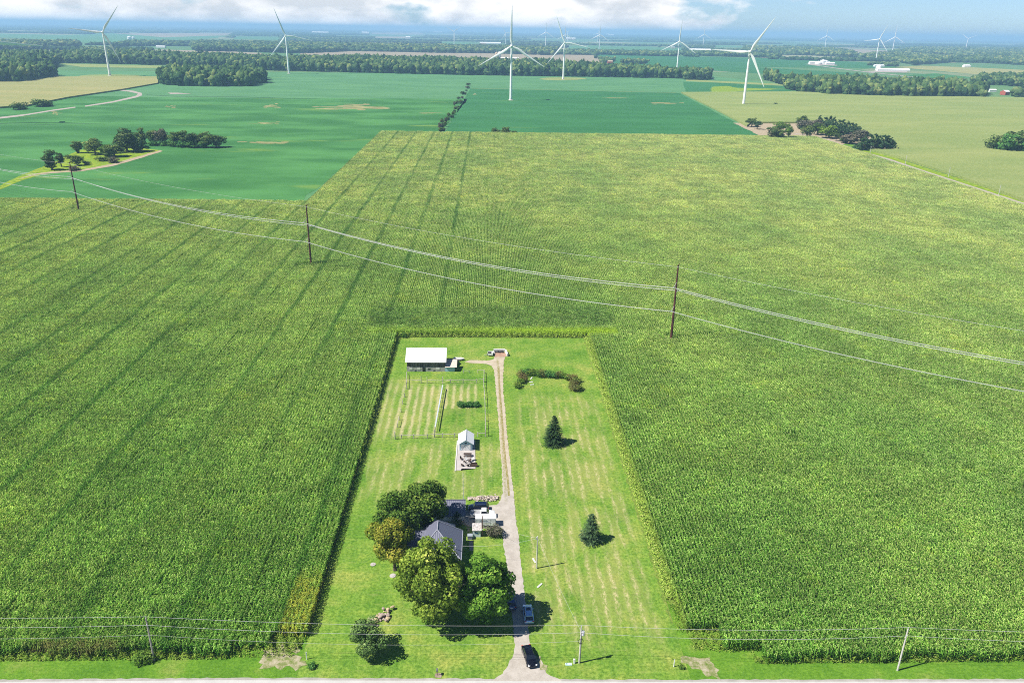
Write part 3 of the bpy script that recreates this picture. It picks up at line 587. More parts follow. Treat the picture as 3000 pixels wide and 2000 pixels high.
wood('tree_belt', [(-40, 186), (160, 185), (400, 189), (640, 202), (790, 207), (1000, 212), (1200, 217), (1400, 221), (1600, 224), (1800, 227), (1960, 230), (2080, 233), (2080, 226), (1900, 216), (1760, 208), (1600, 197), (1400, 190), (1180, 184), (1000, 181), (800, 184), (600, 175), (400, 168), (200, 168), (-40, 170)], 21, 11, 'long tree belt crossing behind the nearest turbines', 4, ICO1, holes=.1)
wood('left_wood', [(-100, 244), (0, 241), (70, 241), (120, 232), (168, 226), (150, 218), (90, 214), (60, 205), (100, 208), (172, 195), (168, 188), (120, 182), (-100, 184)], 24, 10, 'dark wood at the left edge before the left turbine', 6, ICO1)
wood('right_wood', [(2232, 233), (2260, 240), (2296, 250), (2310, 264), (2420, 278), (2600, 284), (2880, 287), (2887, 272), (2760, 262), (2600, 256), (2450, 250), (2350, 250), (2290, 243), (2240, 228)], 20, 9, 'broad mixed wood on the right behind the pale corn', 6, ICO2, tone0=.5)
wood('field_wood', [(2000, 234), (2075, 235), (2082, 226), (2040, 222), (2000, 222)], 18, 9, 'small dark clump at the end of the tree belt', 5, ICO1)
wood('farm_wood', [(2846, 246), (2880, 249), (2930, 258), (3100, 268), (3100, 236), (2960, 230), (2880, 232)], 16, 11, 'loose trees around the farm at the right edge', 5, ICO1, holes=.35)
wood('farm_wood', [(2960, 284), (3120, 288), (3120, 272), (2975, 274)], 13, 11, 'loose trees beside the red barn at the right edge', 5, ICO1, holes=.3)
for poly, hh, sp_, nm in [([(-60, 150), (110, 146), (232, 140), (228, 131), (-60, 130)], 30, 20, 'blue wood below the blade at the left edge'),
        ([(330, 138), (532, 135), (532, 128), (380, 127)], 24, 18, 'wood strip right of the left turbine'), ([(570, 150), (700, 152), (880, 157), (1010, 152), (1000, 136), (760, 130), (600, 128), (560, 132)], 26, 20, 'wood below the second turbine hub'),
        ([(840, 148), (1000, 147), (1250, 155), (1440, 157), (1622, 163), (1640, 150), (1400, 143), (1100, 138), (860, 134)], 28, 22, 'long wood along the far edge of the tan field'),
        ([(2000, 163), (2285, 171), (2285, 165), (2000, 155)], 20, 16, 'tree row behind the dark green field'), ([(2180, 152), (2300, 160), (2420, 165), (2508, 170), (2500, 158), (2440, 148), (2300, 143), (2180, 140)], 26, 22, 'wood behind the right turbine blade'),
        ([(2515, 172), (2620, 180), (2680, 192), (2780, 184), (2780, 172), (2700, 163), (2560, 160)], 22, 18, 'clustered trees right of the leaning turbine'), ([(2780, 180), (2900, 186), (2985, 191), (3060, 190), (3060, 178), (2900, 170), (2790, 168)], 24, 18, 'wood at the right edge above the brown field'),
        ([(1655, 157), (1830, 163), (1980, 166), (1990, 162), (1830, 157), (1660, 151)], 18, 16, 'tree row right of the tan field'), ([(1820, 187), (1885, 188), (1895, 184), (1830, 181)], 16, 12, 'small tree clump in the dark green field'),
        ([(1760, 184), (1790, 185), (1800, 178), (1760, 175), (1740, 170), (1760, 178)], 15, 12, 'few trees at the end of the tan field'), ([(2600, 158), (2760, 162), (3060, 176), (3060, 150), (2900, 146), (2700, 143)], 26, 24, 'deep wood behind the farthest right turbine'),
        ([(235, 160), (330, 156), (330, 148), (240, 148)], 18, 14, 'small wood left of the left turbine tower'), ([(2540, 192), (2630, 196), (2630, 190), (2560, 188)], 13, 12, 'bushes beside the white domed shed')]:
    wood('distant_wood', poly, hh*.72, sp_, nm, 3, ICO1)
# far-off woods of the plain out to the horizon: one mass
def far_woods():
    keep_clear = [W(p) for p in ([(-60, 97), (180, 103), (330, 99), (690, 96), (650, 118), (400, 133), (225, 128), (-60, 116)], [(690, 108), (820, 110), (820, 122), (680, 122)], [(1080, 91), (1245, 93), (1250, 108), (1080, 108)], [(1095, 107), (1205, 108), (1210, 118), (1095, 116)], [(1290, 122), (1390, 125), (1390, 138), (1290, 136)], [(1405, 126), (1490, 128), (1490, 136), (1405, 135)], [(1660, 134), (2000, 140), (2000, 155), (1660, 150)], [(2080, 100), (2520, 106), (2560, 124), (2060, 120)], [(2090, 132), (2200, 134), (2210, 146), (2090, 146)], [(2660, 108), (3060, 118), (3060, 132), (2660, 122)], [(1500, 96), (1760, 98), (1760, 106), (1500, 104)], [(760, 88), (1000, 90), (1000, 98), (760, 96)], [(2470, 142), (2620, 150), (2640, 165), (2500, 163)], [(2610, 152), (2795, 156), (2795, 166), (2615, 162)], [(1740, 158), (2520, 182), (2560, 200), (2500, 214), (2300, 212), (1830, 205)], [(880, 148), (1740, 162), (1780, 184), (1400, 178), (880, 163)])]
    C, S, T = [], [], []
    y = 3300.0
    r = np.random.default_rng(5)
    while y < 30000:
        dy = max(150, y*.045); half = y*.78+400; x = -half
        while x < half:
            Lx = r.uniform(.25, 1.3)*(500+y*.13)
            if r.random() < .33:
                D = y; sp_ = max(18, D/260); nx = int(Lx/sp_)+1; ny = max(2, int(dy*.8*r.uniform(.35, 1.2)/sp_))
                ny = min(ny, 6)
                gx, gy = np.meshgrid(np.arange(nx), np.arange(ny)); gx = gx.ravel(); gy = gy.ravel(); k = len(gx)
                X = x+(gx+r.random(k))*sp_; Y = y+(gy+r.random(k))*sp_*1.3+np.sin(X*.004)*dy*.15
                t0 = r.uniform(.25, .55)
                C.append(np.column_stack([X, Y, np.full(k, 5.)])); S.append(np.column_stack([np.full(k, sp_*.72), np.full(k, sp_*.72), r.uniform(6, 10, k)*(1+D/60000)])); T.append(np.clip(t0+r.normal(0, .12, k), 0, 1))
            x += Lx*r.uniform(.9, 1.25)
        y += dy
    C = np.concatenate(C); S = np.concatenate(S); T = np.concatenate(T)
    ok = np.ones(len(C), bool)
    A_, B_, D_ = (C-np.array([0, 0, H]))@R[0], (C-np.array([0, 0, H]))@R[1], (C-np.array([0, 0, H]))@R[2]
    ok &= np.abs(F*A_/D_) < 1650
    for i, c in enumerate(C):
        if ok[i] and c[1] < 14000:
            for p in keep_clear:
                if inpoly(c[0], c[1], p): ok[i] = False; break
    V, Fc, A = lumps(C[ok], S[ok], ICO1, .2, T[ok])
    print('far lumps', ok.sum())
    tag(mobj('far_woods', npmesh('far_woods', V, Fc, M_wood, {'v': np.clip(A, 0, 1)})), 'hazy blue woods of the plain out to the horizon', 'wood', kind='stuff')
far_woods()
for pp, m_, lab in [([(690, 108), (820, 110), (815, 117), (685, 116)], M_soyf, 'pale far field left of the second turbine rotor'), ([(1085, 92), (1240, 94), (1240, 101), (1090, 100)], M_stub, 'pale far field near the horizon left of centre'), ([(1100, 108), (1200, 109), (1200, 113), (1100, 112)], M_stub, 'thin tan far field below it'),
        ([(1295, 123), (1385, 126), (1385, 131), (1295, 129)], M_soyf, 'green far field around the small Y turbine'), ([(1665, 135), (2000, 141), (2000, 149), (1665, 145)], M_soyf, 'pale green far fields right of the ring turbine'), ([(2080, 101), (2510, 107), (2540, 117), (2070, 113)], M_stub, 'large lilac tan far field right of centre'),
        ([(2095, 133), (2195, 135), (2200, 140), (2095, 140)], M_soyf, 'green far field left of the near right turbine'), ([(2665, 109), (3060, 119), (3060, 126), (2665, 116)], M_soyf, 'pale far field at the right')]:
    field('far_field', pp, -.05, m_, lab, 8, 150)
# ---- individual trees: crown of leaf clumps over lobes, trunk with limbs
def crown_mesh(name, lobes, nleaf, size, mat, seed, up_=.25, deep=.25):
    r = np.random.default_rng(seed); L_ = np.array(lobes); w = (L_[:, 3]**2); w = w/w.sum()
    idx = r.choice(len(L_), nleaf, p=w); d = r.normal(0, 1, (nleaf, 3)); d /= np.linalg.norm(d, axis=1)[:, None]
    rr = L_[idx, 3]*(1-np.abs(r.normal(0, deep, nleaf))*.8); c = L_[idx, :3]+d*rr[:, None]*np.array([1, 1, .85])
    nrm = d+r.normal(0, .55, (nleaf, 3))+np.array([0, 0, up_]); nrm /= np.linalg.norm(nrm, axis=1)[:, None]
    t = np.cross(nrm, r.normal(0, 1, (nleaf, 3))); t /= np.linalg.norm(t, axis=1)[:, None]; b = np.cross(nrm, t)
    s = size*r.uniform(.6, 1.25, nleaf)[:, None]
    V = np.stack([c-t*s*.55, c-b*s*.42+nrm*s*.12, c+t*s*.6, c+b*s*.42+nrm*s*.12], 1).reshape(-1, 3); Fq = np.arange(nleaf*4).reshape(-1, 4)
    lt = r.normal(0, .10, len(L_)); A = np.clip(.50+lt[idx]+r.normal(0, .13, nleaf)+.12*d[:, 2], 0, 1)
    return npmesh(name, V, Fq, mat, {'v': A})
def lobes_round(h, rx, z0, n, seed, lr=.34, squash=1.0):
    r = np.random.default_rng(seed); out_ = []; cz = (h+z0)/2; hz = (h-z0)/2
    for i in range(n):
        u = r.normal(0, 1, 3); u /= np.linalg.norm(u); q = r.uniform(.35, .78)
        rad_ = rx*lr*r.uniform(.75, 1.25)
        zz = cz+u[2]*q*hz*.95; f = math.sqrt(max(.2, 1-((zz-cz)/hz)**2*(.8 if zz > cz else .45)))
        out_.append((u[0]*q*rx*f*1.08, u[1]*q*rx*f*1.08, zz, rad_*(.75+.25*f)))
    out_.append((0, 0, cz, rx*.55)); return out_
def trunk_mesh(h, r0, seed, limbs=4, spread=.5, base_z=.3):
    rr = random.Random(seed); mb = MB(); top = h*.7
    mb.tube([(0, 0, -.2), (0, 0, h*.06), (rr.uniform(-.1, .1)*r0*3, 0, h*.3), (0, rr.uniform(-.1, .1), top)], [r0*1.35, r0, r0*.8, r0*.25], 7)
    for i in range(limbs):
        an = i*6.283/limbs+rr.random(); z = h*rr.uniform(base_z-.05, base_z+.12); ln = h*spread*rr.uniform(.45, .7)
        mb.tube([(0, 0, z), (math.cos(an)*ln*.5, math.sin(an)*ln*.5, z+ln*.45), (math.cos(an)*ln, math.sin(an)*ln, z+ln*.9)], [r0*.5, r0*.33, r0*.1], 5)
    return mb
def make_tree(name, label, cat, x, y, h, rx, mat, nleaf=7000, size=.42, z0=1.6, nl=34, seed=0, group=None, lr=.34, off=(0, 0), r0=None, limbs=5):
    t = thing(name, label, cat, (x, y, 0), group=group)
    lb = [(a+off[0], b+off[1], c, d) for a, b, c, d in lobes_round(h, rx, z0, nl, seed, lr)]
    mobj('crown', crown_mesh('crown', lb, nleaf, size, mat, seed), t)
    trunk_mesh(h, r0 or h*.028, seed, limbs).build('trunk', M_trunk, t, smooth=True)
    return t
make_tree('maple_tree', 'largest maple with yellow green leaves in front of the house', 'tree', -9.2, 113.3, 19.2, 7.3, M_maple2, 30000, .46, -.8, 100, 11, lr=.24)
make_tree('maple_tree', 'bright green maple beside the driveway shading the parked cars', 'tree', -.1, 112.6, 15.6, 5.4, M_maple, 19000, .46, -.4, 66, 12, lr=.26)
make_tree('maple_tree', 'golden yellow maple left of the dark roofed house', 'tree', -18.1, 127.4, 12.2, 4.6, M_gold, 12000, .42, 1.8, 38, 13, off=(-.9, .3))
make_tree('oak_tree', 'dark green tree at the back left of the house', 'tree', -18.7, 136.6, 11.8, 5.6, M_dark, 12500, .44, .4, 40, 14)
make_tree('oak_tree', 'tall dark tree overhanging the garage roof', 'tree', -12.7, 140.8, 13.2, 4.9, M_dark, 14000, .44, .6, 44, 15)
def conifer(name, label, x, y, h, rx, mat, seed, tiers=17, per=26, airy=1.0, cat='tree', group=None, droop=-.18, blade=1.0):
    t = thing(name, label, cat, (x, y, 0), group=group); r = np.random.default_rng(seed); V = []; Fq = []; A = []; b = 0
    for k in range(tiers):
        f = k/(tiers-1); z = h*(.06+.90*f); R_ = rx*(1-f)**.62*r.uniform(.88, 1.08)+.15
        for j in range(max(5, int(per*(1-f*.7)))):
            an = r.random()*6.283; Ln = R_*r.uniform(.72, 1.12); c, s = math.cos(an), math.sin(an); tone = r.uniform(.2, .8)
            nseg = max(3, int(Ln/.32))
            for q in range(nseg):
                g = (q+.6)/nseg; px, py, pz = c*Ln*g, s*Ln*g, z+Ln*g*droop+.12*Ln*g*g
                for sd in (-1, 1, 0):
                    ln = .40*blade*(1.15-.5*g)*airy*r.uniform(.7, 1.2); a2 = an+sd*r.uniform(.5, 1.0); dx, dy, dz = math.cos(a2)*ln, math.sin(a2)*ln, r.uniform(-.1, .06)
                    w = .085*blade; ox, oy = -math.sin(a2)*w, math.cos(a2)*w; tz = r.uniform(-.05, .05)
                    V += [(px+ox*.6, py+oy*.6, pz+tz), (px-ox*.6, py-oy*.6, pz-tz), (px+dx-ox*.4, py+dy-oy*.4, pz+dz), (px+dx+ox*.4, py+dy+oy*.4, pz+dz+tz)]
                    Fq.append((b, b+1, b+2, b+3)); b += 4; A.append(min(1, max(0, tone*.6+.35*g+r.normal(0, .1))))
    mobj('crown', npmesh('crown', V, Fq, mat, {'v': A}), t)
    MB().tube([(0, 0, -.1), (0, 0, h*.5), (0, 0, h*.98)], [h*.025, h*.015, .02], 6).build('trunk', M_trunk, t)
    return t
conifer('spruce_tree', 'dark spruce alone in the lawn right of the driveway', 17.4, 178.2, 8.4, 2.9, M_spruce, 21, 20, 44)
conifer('pine_tree', 'smaller airy conifer in the lawn nearer the road', 22.0, 136.6, 6.9, 2.4, M_conif, 22, 15, 30, 1.1, droop=-.1)
make_tree('young_tree', 'young bushy tree beside the stone pile near the road', 'tree', -19.9, 105.0, 7.8, 3.7, M_pine, 5200, .34, .0, 26, 23, lr=.30, r0=.12)
conifer('juniper', 'dark spiky evergreen against the garage front wall', -6.3, 142.6, 3.4, 1.3, M_spruce, 24, 8, 14, .9, cat='shrub', droop=.3)
def shrub(name, label, x, y, h, rx, mat, seed, n=700, size=.26, group=None, ry=None, cat='shrub', nl=9):
    r = np.random.default_rng(seed); ry = ry or rx
    lb = [(r.uniform(-.6, .6)*rx, r.uniform(-.6, .6)*ry, h*r.uniform(.35, .68), min(rx, ry)*.5*r.uniform(.7, 1.1)) for _ in range(nl)]+[(0, 0, h*.42, min(rx, ry)*.6)]
    lb = [(a, b, min(c, h-d*.8), d) for a, b, c, d in lb]
    me = crown_mesh(name, lb, n, size, mat, seed)
    o = mobj(name, me, loc=(x, y, 0)); return tag(o, label, cat, group)
shrub('bush', 'large brownish green bush beside the white trailer', 1.5, 138.9, 2.6, 2.0, M_grey, 31, 1500, .26, nl=14)
shrub('bush', 'small green bush at the foot of the white marker post on the left', -29.2, 101.9, 1.0, .8, M_box, 32, 500, .2)
shrub('bush', 'small round weed clump beside the right white marker post', 33.2, 101.2, .8, .6, M_lime, 33, 300, .2)
shrub('bush', 'bush at the back left corner of the lawn', *G(1182, 988), 1.9, 1.6, M_lime, 34, 500, .3)
shrub('bush', 'weeds around the base of the left roadside pole', -57.6, 104.3, 1.8, 1.9, M_lime, 35, 900, .3)
shrub('bush', 'small yellow bush at the foot of the leaning right pole', 68.6, 102.6, 1.9, 1.1, M_lime, 36, 500, .3)
shrub('garden_hedge', 'long low dark green hedge inside the paddock', *G(1373, 1190), 1.5, 5.1, M_box, 37, 3600, .26, ry=1.35, cat='hedge', nl=44)
arc = [(1518, 1135, 1.5, 1.5, 'g'), (1524, 1122, 1.3, 1.2, 'l'), (1533, 1116, 1.4, 1.4, 'r'), (1528, 1103, 1.6, 1.6, 'r'), (1541, 1098, 1.7, 1.6, 'b'), (1556, 1099, 1.7, 1.7, 'g'), (1572, 1101, 1.6, 1.7, 'g'), (1588, 1102, 1.6, 1.7, 'r'), (1604, 1103, 1.6, 1.7, 'b'),
       (1620, 1104, 1.5, 1.6, 'b'), (1636, 1104, 1.6, 1.6, 'r'), (1650, 1107, 1.5, 1.5, 'g'), (1664, 1112, 1.4, 1.5, 'l'), (1676, 1115, 1.8, 1.6, 'r'), (1690, 1122, 1.6, 1.5, 'g'), (1684, 1132, 1.7, 1.8, 'r'), (1678, 1142, 1.8, 1.9, 'r'), (1694, 1144, 1.4, 1.3, 'g')]
dmm = {'g': (M_dark, 'green'), 'l': (M_lime, 'light green'), 'r': (M_rust, 'rust brown'), 'b': (M_box, 'deep green')}
ordw = 'first second third fourth fifth sixth seventh eighth ninth tenth eleventh twelfth thirteenth fourteenth fifteenth sixteenth seventeenth eighteenth nineteenth twentieth twenty-first twenty-second twenty-third twenty-fourth twenty-fifth twenty-sixth twenty-seventh twenty-eighth'.split()
for i, (px, py, hh, rr_, k) in enumerate(arc):
    shrub('flowering_shrub', f'{dmm[k][1]} shrub, {ordw[i]} along the curved shrub bed from its left end', *G(px, py), hh*1.25, rr_*1.25, dmm[k][0], 40+i, 900, .24, 'shrubs of the curved bed')
# medium-distance trees: meshes shared between copies
def proto(kind, seed):
    if kind == 'broad': return crown_mesh('crown', lobes_round(1, .36, -.02, 26, seed, .36), 2000, .058, None, seed)
    if kind == 'tall': return crown_mesh('crown', lobes_round(1, .22, -.04, 26, seed, .45), 1600, .05, None, seed)
    if kind == 'bush': return crown_mesh('crown', lobes_round(1, .55, -.1, 14, seed, .4), 1000, .10, None, seed)
    if kind == 'open': return crown_mesh('crown', lobes_round(1, .40, .22, 18, seed, .32), 1300, .055, None, seed)
    if kind == 'pine':
        r = np.random.default_rng(seed); lb = []
        for k in range(26):
            f = r.random()**.8; an = r.random()*6.28; q = .33*(1-f)**.7; lb.append((math.cos(an)*q*.8, math.sin(an)*q*.8, .08+.86*f, .10*(1-f)+.045))
        return crown_mesh('crown', lb, 1500, .055, None, seed)
PR = {}
def gtree(label, base, top_y, wpx, kind, mat, name='tree', group=None, var=0):
    x, y = G(*base); _, _, dz = Pp(x, y, 5); 
    lo, hi = 1.0, 45.0
    for _ in range(30):
        md = (lo+hi)/2
        if Pp(x, y, md)[1] > top_y: lo = md
        else: hi = md
    h = lo; wid = wpx/(F/dz)
    key = (kind, var, mat.name)
    if key not in PR:
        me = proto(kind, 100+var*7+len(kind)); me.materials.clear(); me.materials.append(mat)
        tm = trunk_mesh(1, .03 if kind != 'bush' else .02, var, 4, .45, .25 if kind != 'open' else .2)
        PR[key] = (me, tm)
        to = tm.build('trunk', M_trunk); PR[key] = (me, to.data); bpy.data.objects.remove(to)
    t = thing(name, label, 'shrub' if kind == 'bush' and h < 6 else 'tree', (x, y, 0), random.random()*6.28, group)
    co = np.empty(len(PR[key][0].vertices)*3, dtype=np.float32); PR[key][0].vertices.foreach_get('co', co); co = co.reshape(-1, 3); nomw = (np.percentile(co[:, 0], 98.5)-np.percentile(co[:, 0], 1.5))*.97
    for nm, me in (('crown', PR[key][0]), ('trunk', PR[key][1])):
        o = mobj(nm, me, t); o.scale = (wid/nomw, wid/nomw, h)
    return t
LG = lambda x, y: (100+x*.2551, 350+y*.2551)
g1 = 'trees of the small grove in the left soybeans'
for i, (bx, by, ty, w, kd, mt, lab, v) in enumerate([
    (210, 580, 300, 120, 'tall', M_willow, 'tall shaggy willow at the left end of the small grove', 0), (315, 545, 328, 75, 'tall', M_willow, 'thinner willow leaning beside the tall shaggy one', 1),
    (495, 530, 385, 130, 'broad', M_grove, 'dark round tree behind the top of the first tall power pole', 0), (398, 450, 402, 80, 'bush', M_grove, 'small dark bush between the willows and the round tree', 0),
    (500, 385, 218, 110, 'tall', M_grove, 'tall narrow twisted tree in front of the bare track', 2), (620, 385, 280, 95, 'open', M_grove, 'small flat topped tree with bare trunk', 0),
    (705, 400, 195, 195, 'broad', M_grove, 'dark spreading tree in the middle of the left grove', 1), (830, 420, 262, 110, 'broad', M_lime, 'light green round tree left of a darker one', 2),
    (925, 430, 262, 190, 'broad', M_grove, 'dark broad tree casting a shadow on the yellow weeds', 3), (1070, 370, 72, 230, 'broad', M_willow, 'tallest pale green tree of the left grove', 1),
    (1190, 370, 215, 200, 'broad', M_wood, 'dense tree to the right below the tallest one', 2), (1000, 380, 250, 100, 'bush', M_grove, 'low dark tree at the foot of the tallest one', 1),
    (1245, 275, 75, 110, 'tall', M_grove, 'first tall crown right of the tallest tree', 3), (1370, 285, 88, 150, 'broad', M_grove, 'second crown of the grove row after the gap', 0),
    (1480, 290, 85, 140, 'broad', M_grey, 'greyish crown in the middle of the grove row', 1), (1620, 300, 92, 130, 'tall', M_grove, 'tall dark crown past the greyish one', 1),
    (1735, 305, 92, 130, 'tall', M_grove, 'tall dark crown with a lighter top near the middle right', 2), (1850, 318, 118, 150, 'broad', M_wood, 'lower mixed crown in the right part of the row', 3),
    (1980, 322, 115, 150, 'broad', M_grove, 'tall crown near the right end of the grove row', 2), (2095, 322, 150, 190, 'broad', M_wood, 'last round tree at the right tip of the left grove', 0),
    (1380, 298, 240, 110, 'bush', M_box, 'first low green shrub at the foot of the grove row', 0), (1480, 300, 240, 110, 'bush', M_box, 'second low green shrub at the foot of the grove row', 1),
    (1600, 308, 235, 130, 'bush', M_box, 'third low green shrub at the foot of the grove row', 2), (1720, 314, 235, 140, 'bush', M_box, 'fourth low green shrub at the foot of the grove row', 0),
    (1840, 322, 235, 140, 'bush', M_box, 'fifth low green shrub at the foot of the grove row', 1), (1950, 325, 230, 120, 'bush', M_box, 'sixth low green shrub at the foot of the grove row', 2),
    (795, 475, 415, 130, 'bush', M_grove, 'low dark bush on the yellow weeds', 1), (900, 495, 425, 110, 'bush', M_grey, 'grey purple bush on the yellow weeds', 0),
    (475, 585, 530, 120, 'bush', M_grey, 'grey brush pile beside the first tall power pole', 1), (600, 515, 470, 90, 'bush', M_grove, 'low spreading bush right of the round tree', 2)]):
    gtree(lab, LG(bx, by), 350+ty*.2551, w*.2551, kd, mt, 'grove_tree', g1, v)
RG = lambda x, y: (2170+x*.19983, 310+y*.2)
g2 = 'trees of the right hand farm grove'
for bx, by, ty, w, kd, mt, lab, v in [
    (160, 310, 160, 155, 'open', M_grove, 'dark tree at the left end of the farmyard', 1), (238, 345, 212, 140, 'open', M_conif, 'dark tree just right of the leftmost farmyard tree', 2),
    (450, 485, 288, 170, 'open', M_willow, 'pale open tree at the corner of the farmyard', 0), (565, 375, 215, 165, 'broad', M_lime, 'bright round tree behind two others in the farmyard', 1),
    (562, 490, 318, 135, 'broad', M_grove, 'dull green tree between the pale tree and the bright one', 2), (660, 330, 250, 120, 'bush', M_lime, 'low bush behind the farmyard trees', 1),
    (695, 490, 282, 145, 'open', M_lime, 'light green tree third along the front of the farmyard', 2), (970, 458, 250, 190, 'broad', M_grove, 'green tree at the left foot of the big grove', 0),
    (1120, 425, 205, 170, 'broad', M_willow, 'pale yellowish tree with a white trunk', 3), (1290, 475, 250, 220, 'broad', M_maple2, 'olive broad tree in the grove front', 2),
    (1395, 518, 372, 85, 'open', M_willow, 'small round lollipop tree beside the lane', 1), (1605, 555, 388, 200, 'broad', M_grey, 'grey green spreading tree beside the lane', 2),
    (1510, 545, 440, 90, 'bush', M_wood, 'low bush left of the grey green tree', 0), (1760, 510, 325, 220, 'broad', M_grey, 'bare purple grey tree among the conifers', 3),
    (900, 300, 128, 160, 'broad', M_grove, 'dark round tree at the back left of the big grove', 1), (950, 345, 180, 230, 'broad', M_grey, 'silvery tree below the dark back tree', 0), (1100, 350, 185, 200, 'broad', M_grey, 'second silvery tree in the grove', 1),
    (880, 345, 275, 80, 'bush', M_conif, 'small dark bush at the left edge of the grove', 1)]:
    gtree(lab, RG(bx, by), 310+ty*.2, w*.2, kd, mt, 'grove_tree', g2, v)
for i, (bx, by, ty) in enumerate([(1145, 335, 128), (1225, 350, 148), (1290, 365, 138), (1350, 380, 152), (1420, 395, 185), (1485, 400, 190), (1550, 415, 212), (1610, 425, 232), (1665, 435, 255), (1720, 450, 290), (1330, 430, 230), (1420, 450, 260), (1500, 450, 280)]):
    gtree(f'dark conifer, {ordw[i]} from the left along the back of the farm grove', RG(bx, by), 310+ty*.2, 26, 'pine', M_conif, 'conifer', 'conifers along the back of the farm grove', i % 3)
for i, (bx, by, ty) in enumerate([(1800, 655, 430), (1870, 640, 395), (1940, 655, 398), (2010, 640, 420), (2070, 655, 405), (2130, 645, 425), (2190, 642, 455), (1760, 640, 470)]):
    gtree(f'broad dark conifer, {ordw[i]} in the clump beside the gravel lane', RG(bx, by), 310+ty*.2, 34, 'pine', M_conif, 'conifer', 'conifers in the clump beside the lane', i % 3)
hr = [(262, 1388, 1240, 90), (330, 1385, 1262, 80), (238, 1300, 1120, 90), (300, 1290, 1130, 90), (360, 1250, 1100, 80), (290, 1180, 1030, 90), (380, 1160, 1000, 90), (440, 1120, 980, 80), (450, 1020, 880, 80), (520, 1040, 930, 90), (560, 960, 860, 80), (600, 900, 820, 70), (620, 820, 745, 100), (690, 790, 740, 60), (590, 740, 620, 60), (650, 700, 590, 90), (740, 690, 580, 100), (690, 590, 515, 100), (780, 570, 500, 70), (780, 480, 370, 90), (850, 480, 400, 60), (880, 395, 340, 60), (910, 330, 250, 90), (930, 250, 178, 110)]
for i, (bx, by, ty, w) in enumerate(hr):
    gtree(f'{ordw[i]} tree from the near end of the tree row between the soybean fields', (1260+bx*.1212, 220+by*.1212), 220+ty*.1212, w*.1212, 'broad' if i % 3 else 'tall', [M_grove, M_wood, M_grey, M_willow][i % 4 if i % 5 else 0], 'row_tree', 'trees of the row between the soybean fields', i % 4)
for bx, by, ty, w, lab in [(1449, 391, 373, 24, 'left round tree at the far edge of the corn'), (1483, 391, 369, 26, 'middle tree at the far edge of the corn'), (1506, 392, 382, 16, 'smallest tree at the far edge of the corn'),
        (60, 321, 297, 38, 'left of two dark bushes beside the yellow corn'), (119, 312, 288, 52, 'right of two dark bushes beside the yellow corn'), (135, 311, 297, 30, 'small bush joined to the right dark bush')]:
    gtree(lab, (bx, by), ty, w, 'bush', M_grove, 'field_tree', None, bx % 3)
for i, (bx, by, ty, w) in enumerate([(2915, 440, 392, 44), (2945, 444, 380, 56), (2985, 446, 382, 60), (3020, 448, 384, 60), (2970, 425, 378, 50), (3005, 420, 376, 50)]):
    gtree(f'dense dark tree, {ordw[i]} of the thicket cut by the right edge', (bx, by), ty, w, 'bush', M_box if i % 2 else M_grove, 'thicket_tree', 'trees of the thicket at the right edge', i % 3)
# weedy yellow borders of the corn
def weeds(name, regions, label, mat, dens=9, size=.4, hmax=1.3):
    V = []; Fq = []; A = []; b = 0; r = np.random.default_rng(3)
    for (x0, x1, y0, y1, dn) in regions:
        for _ in range(int(abs(x1-x0)*(y1-y0)*dens*dn)):
            x, y = r.uniform(x0, x1), r.uniform(y0, y1); z = r.uniform(.1, hmax)*(.6+.4*math.sin(x*3+y*1.3)); an = r.random()*6.28; s = size*r.uniform(.5, 1.2)
            c, q = math.cos(an)*s, math.sin(an)*s; tz = r.uniform(-.4, .4)*s
            V += [(x-c*.5, y-q*.5, z-tz), (x+q*.25, y-c*.25, z), (x+c*.5, y+q*.5, z+tz), (x-q*.25, y+c*.25, z+.05)]; Fq.append((b, b+1, b+2, b+3)); b += 4; A.append(min(1, max(0, .5+r.normal(0, .22))))
    tag(mobj(name, npmesh(name, V, Fq, mat, {'v': A})), label, 'weeds', kind='stuff')
M_weed = foliage_mat('weed_leaves', [(0, (0.100, 0.213, 0.030)), (.4, (0.275, 0.425, 0.060)), (.75, (0.500, 0.600, 0.120)), (1, (0.725, 0.725, 0.264))], .2)
weeds('weeds', [(34.0, 35.9, 118, 253, 3.2), (-33.4, -31.0, 168, 253.6, 2.6), (-33.5, -31.3, 110, 175, .8), (8, 34, 253.2, 255.2, 4), (-31, 8, 253.2, 254.8, 3)], 'yellow green weeds along the corn edges', M_weed, 22, .36, 2.1)
M_weed2 = foliage_mat('corner_weed_leaves', [(0, (.06, .13, .015)), (.4, (.14, .24, .03)), (.75, (.26, .36, .06)), (1, (.42, .46, .12))], .2)
weeds('weeds', [(-48, -33, 104.4, 106.5, 1.1), (-42, -32, 106.5, 109.2, 1.0), (-36, -32, 109, 112, 1), (34.3, 38, 113, 117.5, 1), (34.3, 44, 109.5, 113, .9), (40, 50, 104.5, 110, .8), (46, 130, 101.8, 103.2, 2.5), (-140, -44, 104.0, 105.6, 2.5), (-44, -32, 106, 111.5, 2), (36, 46, 105, 113, 1.5)], 'green weeds at the corn corners beside the bare patches', M_weed2, 18, .36, 1.4)
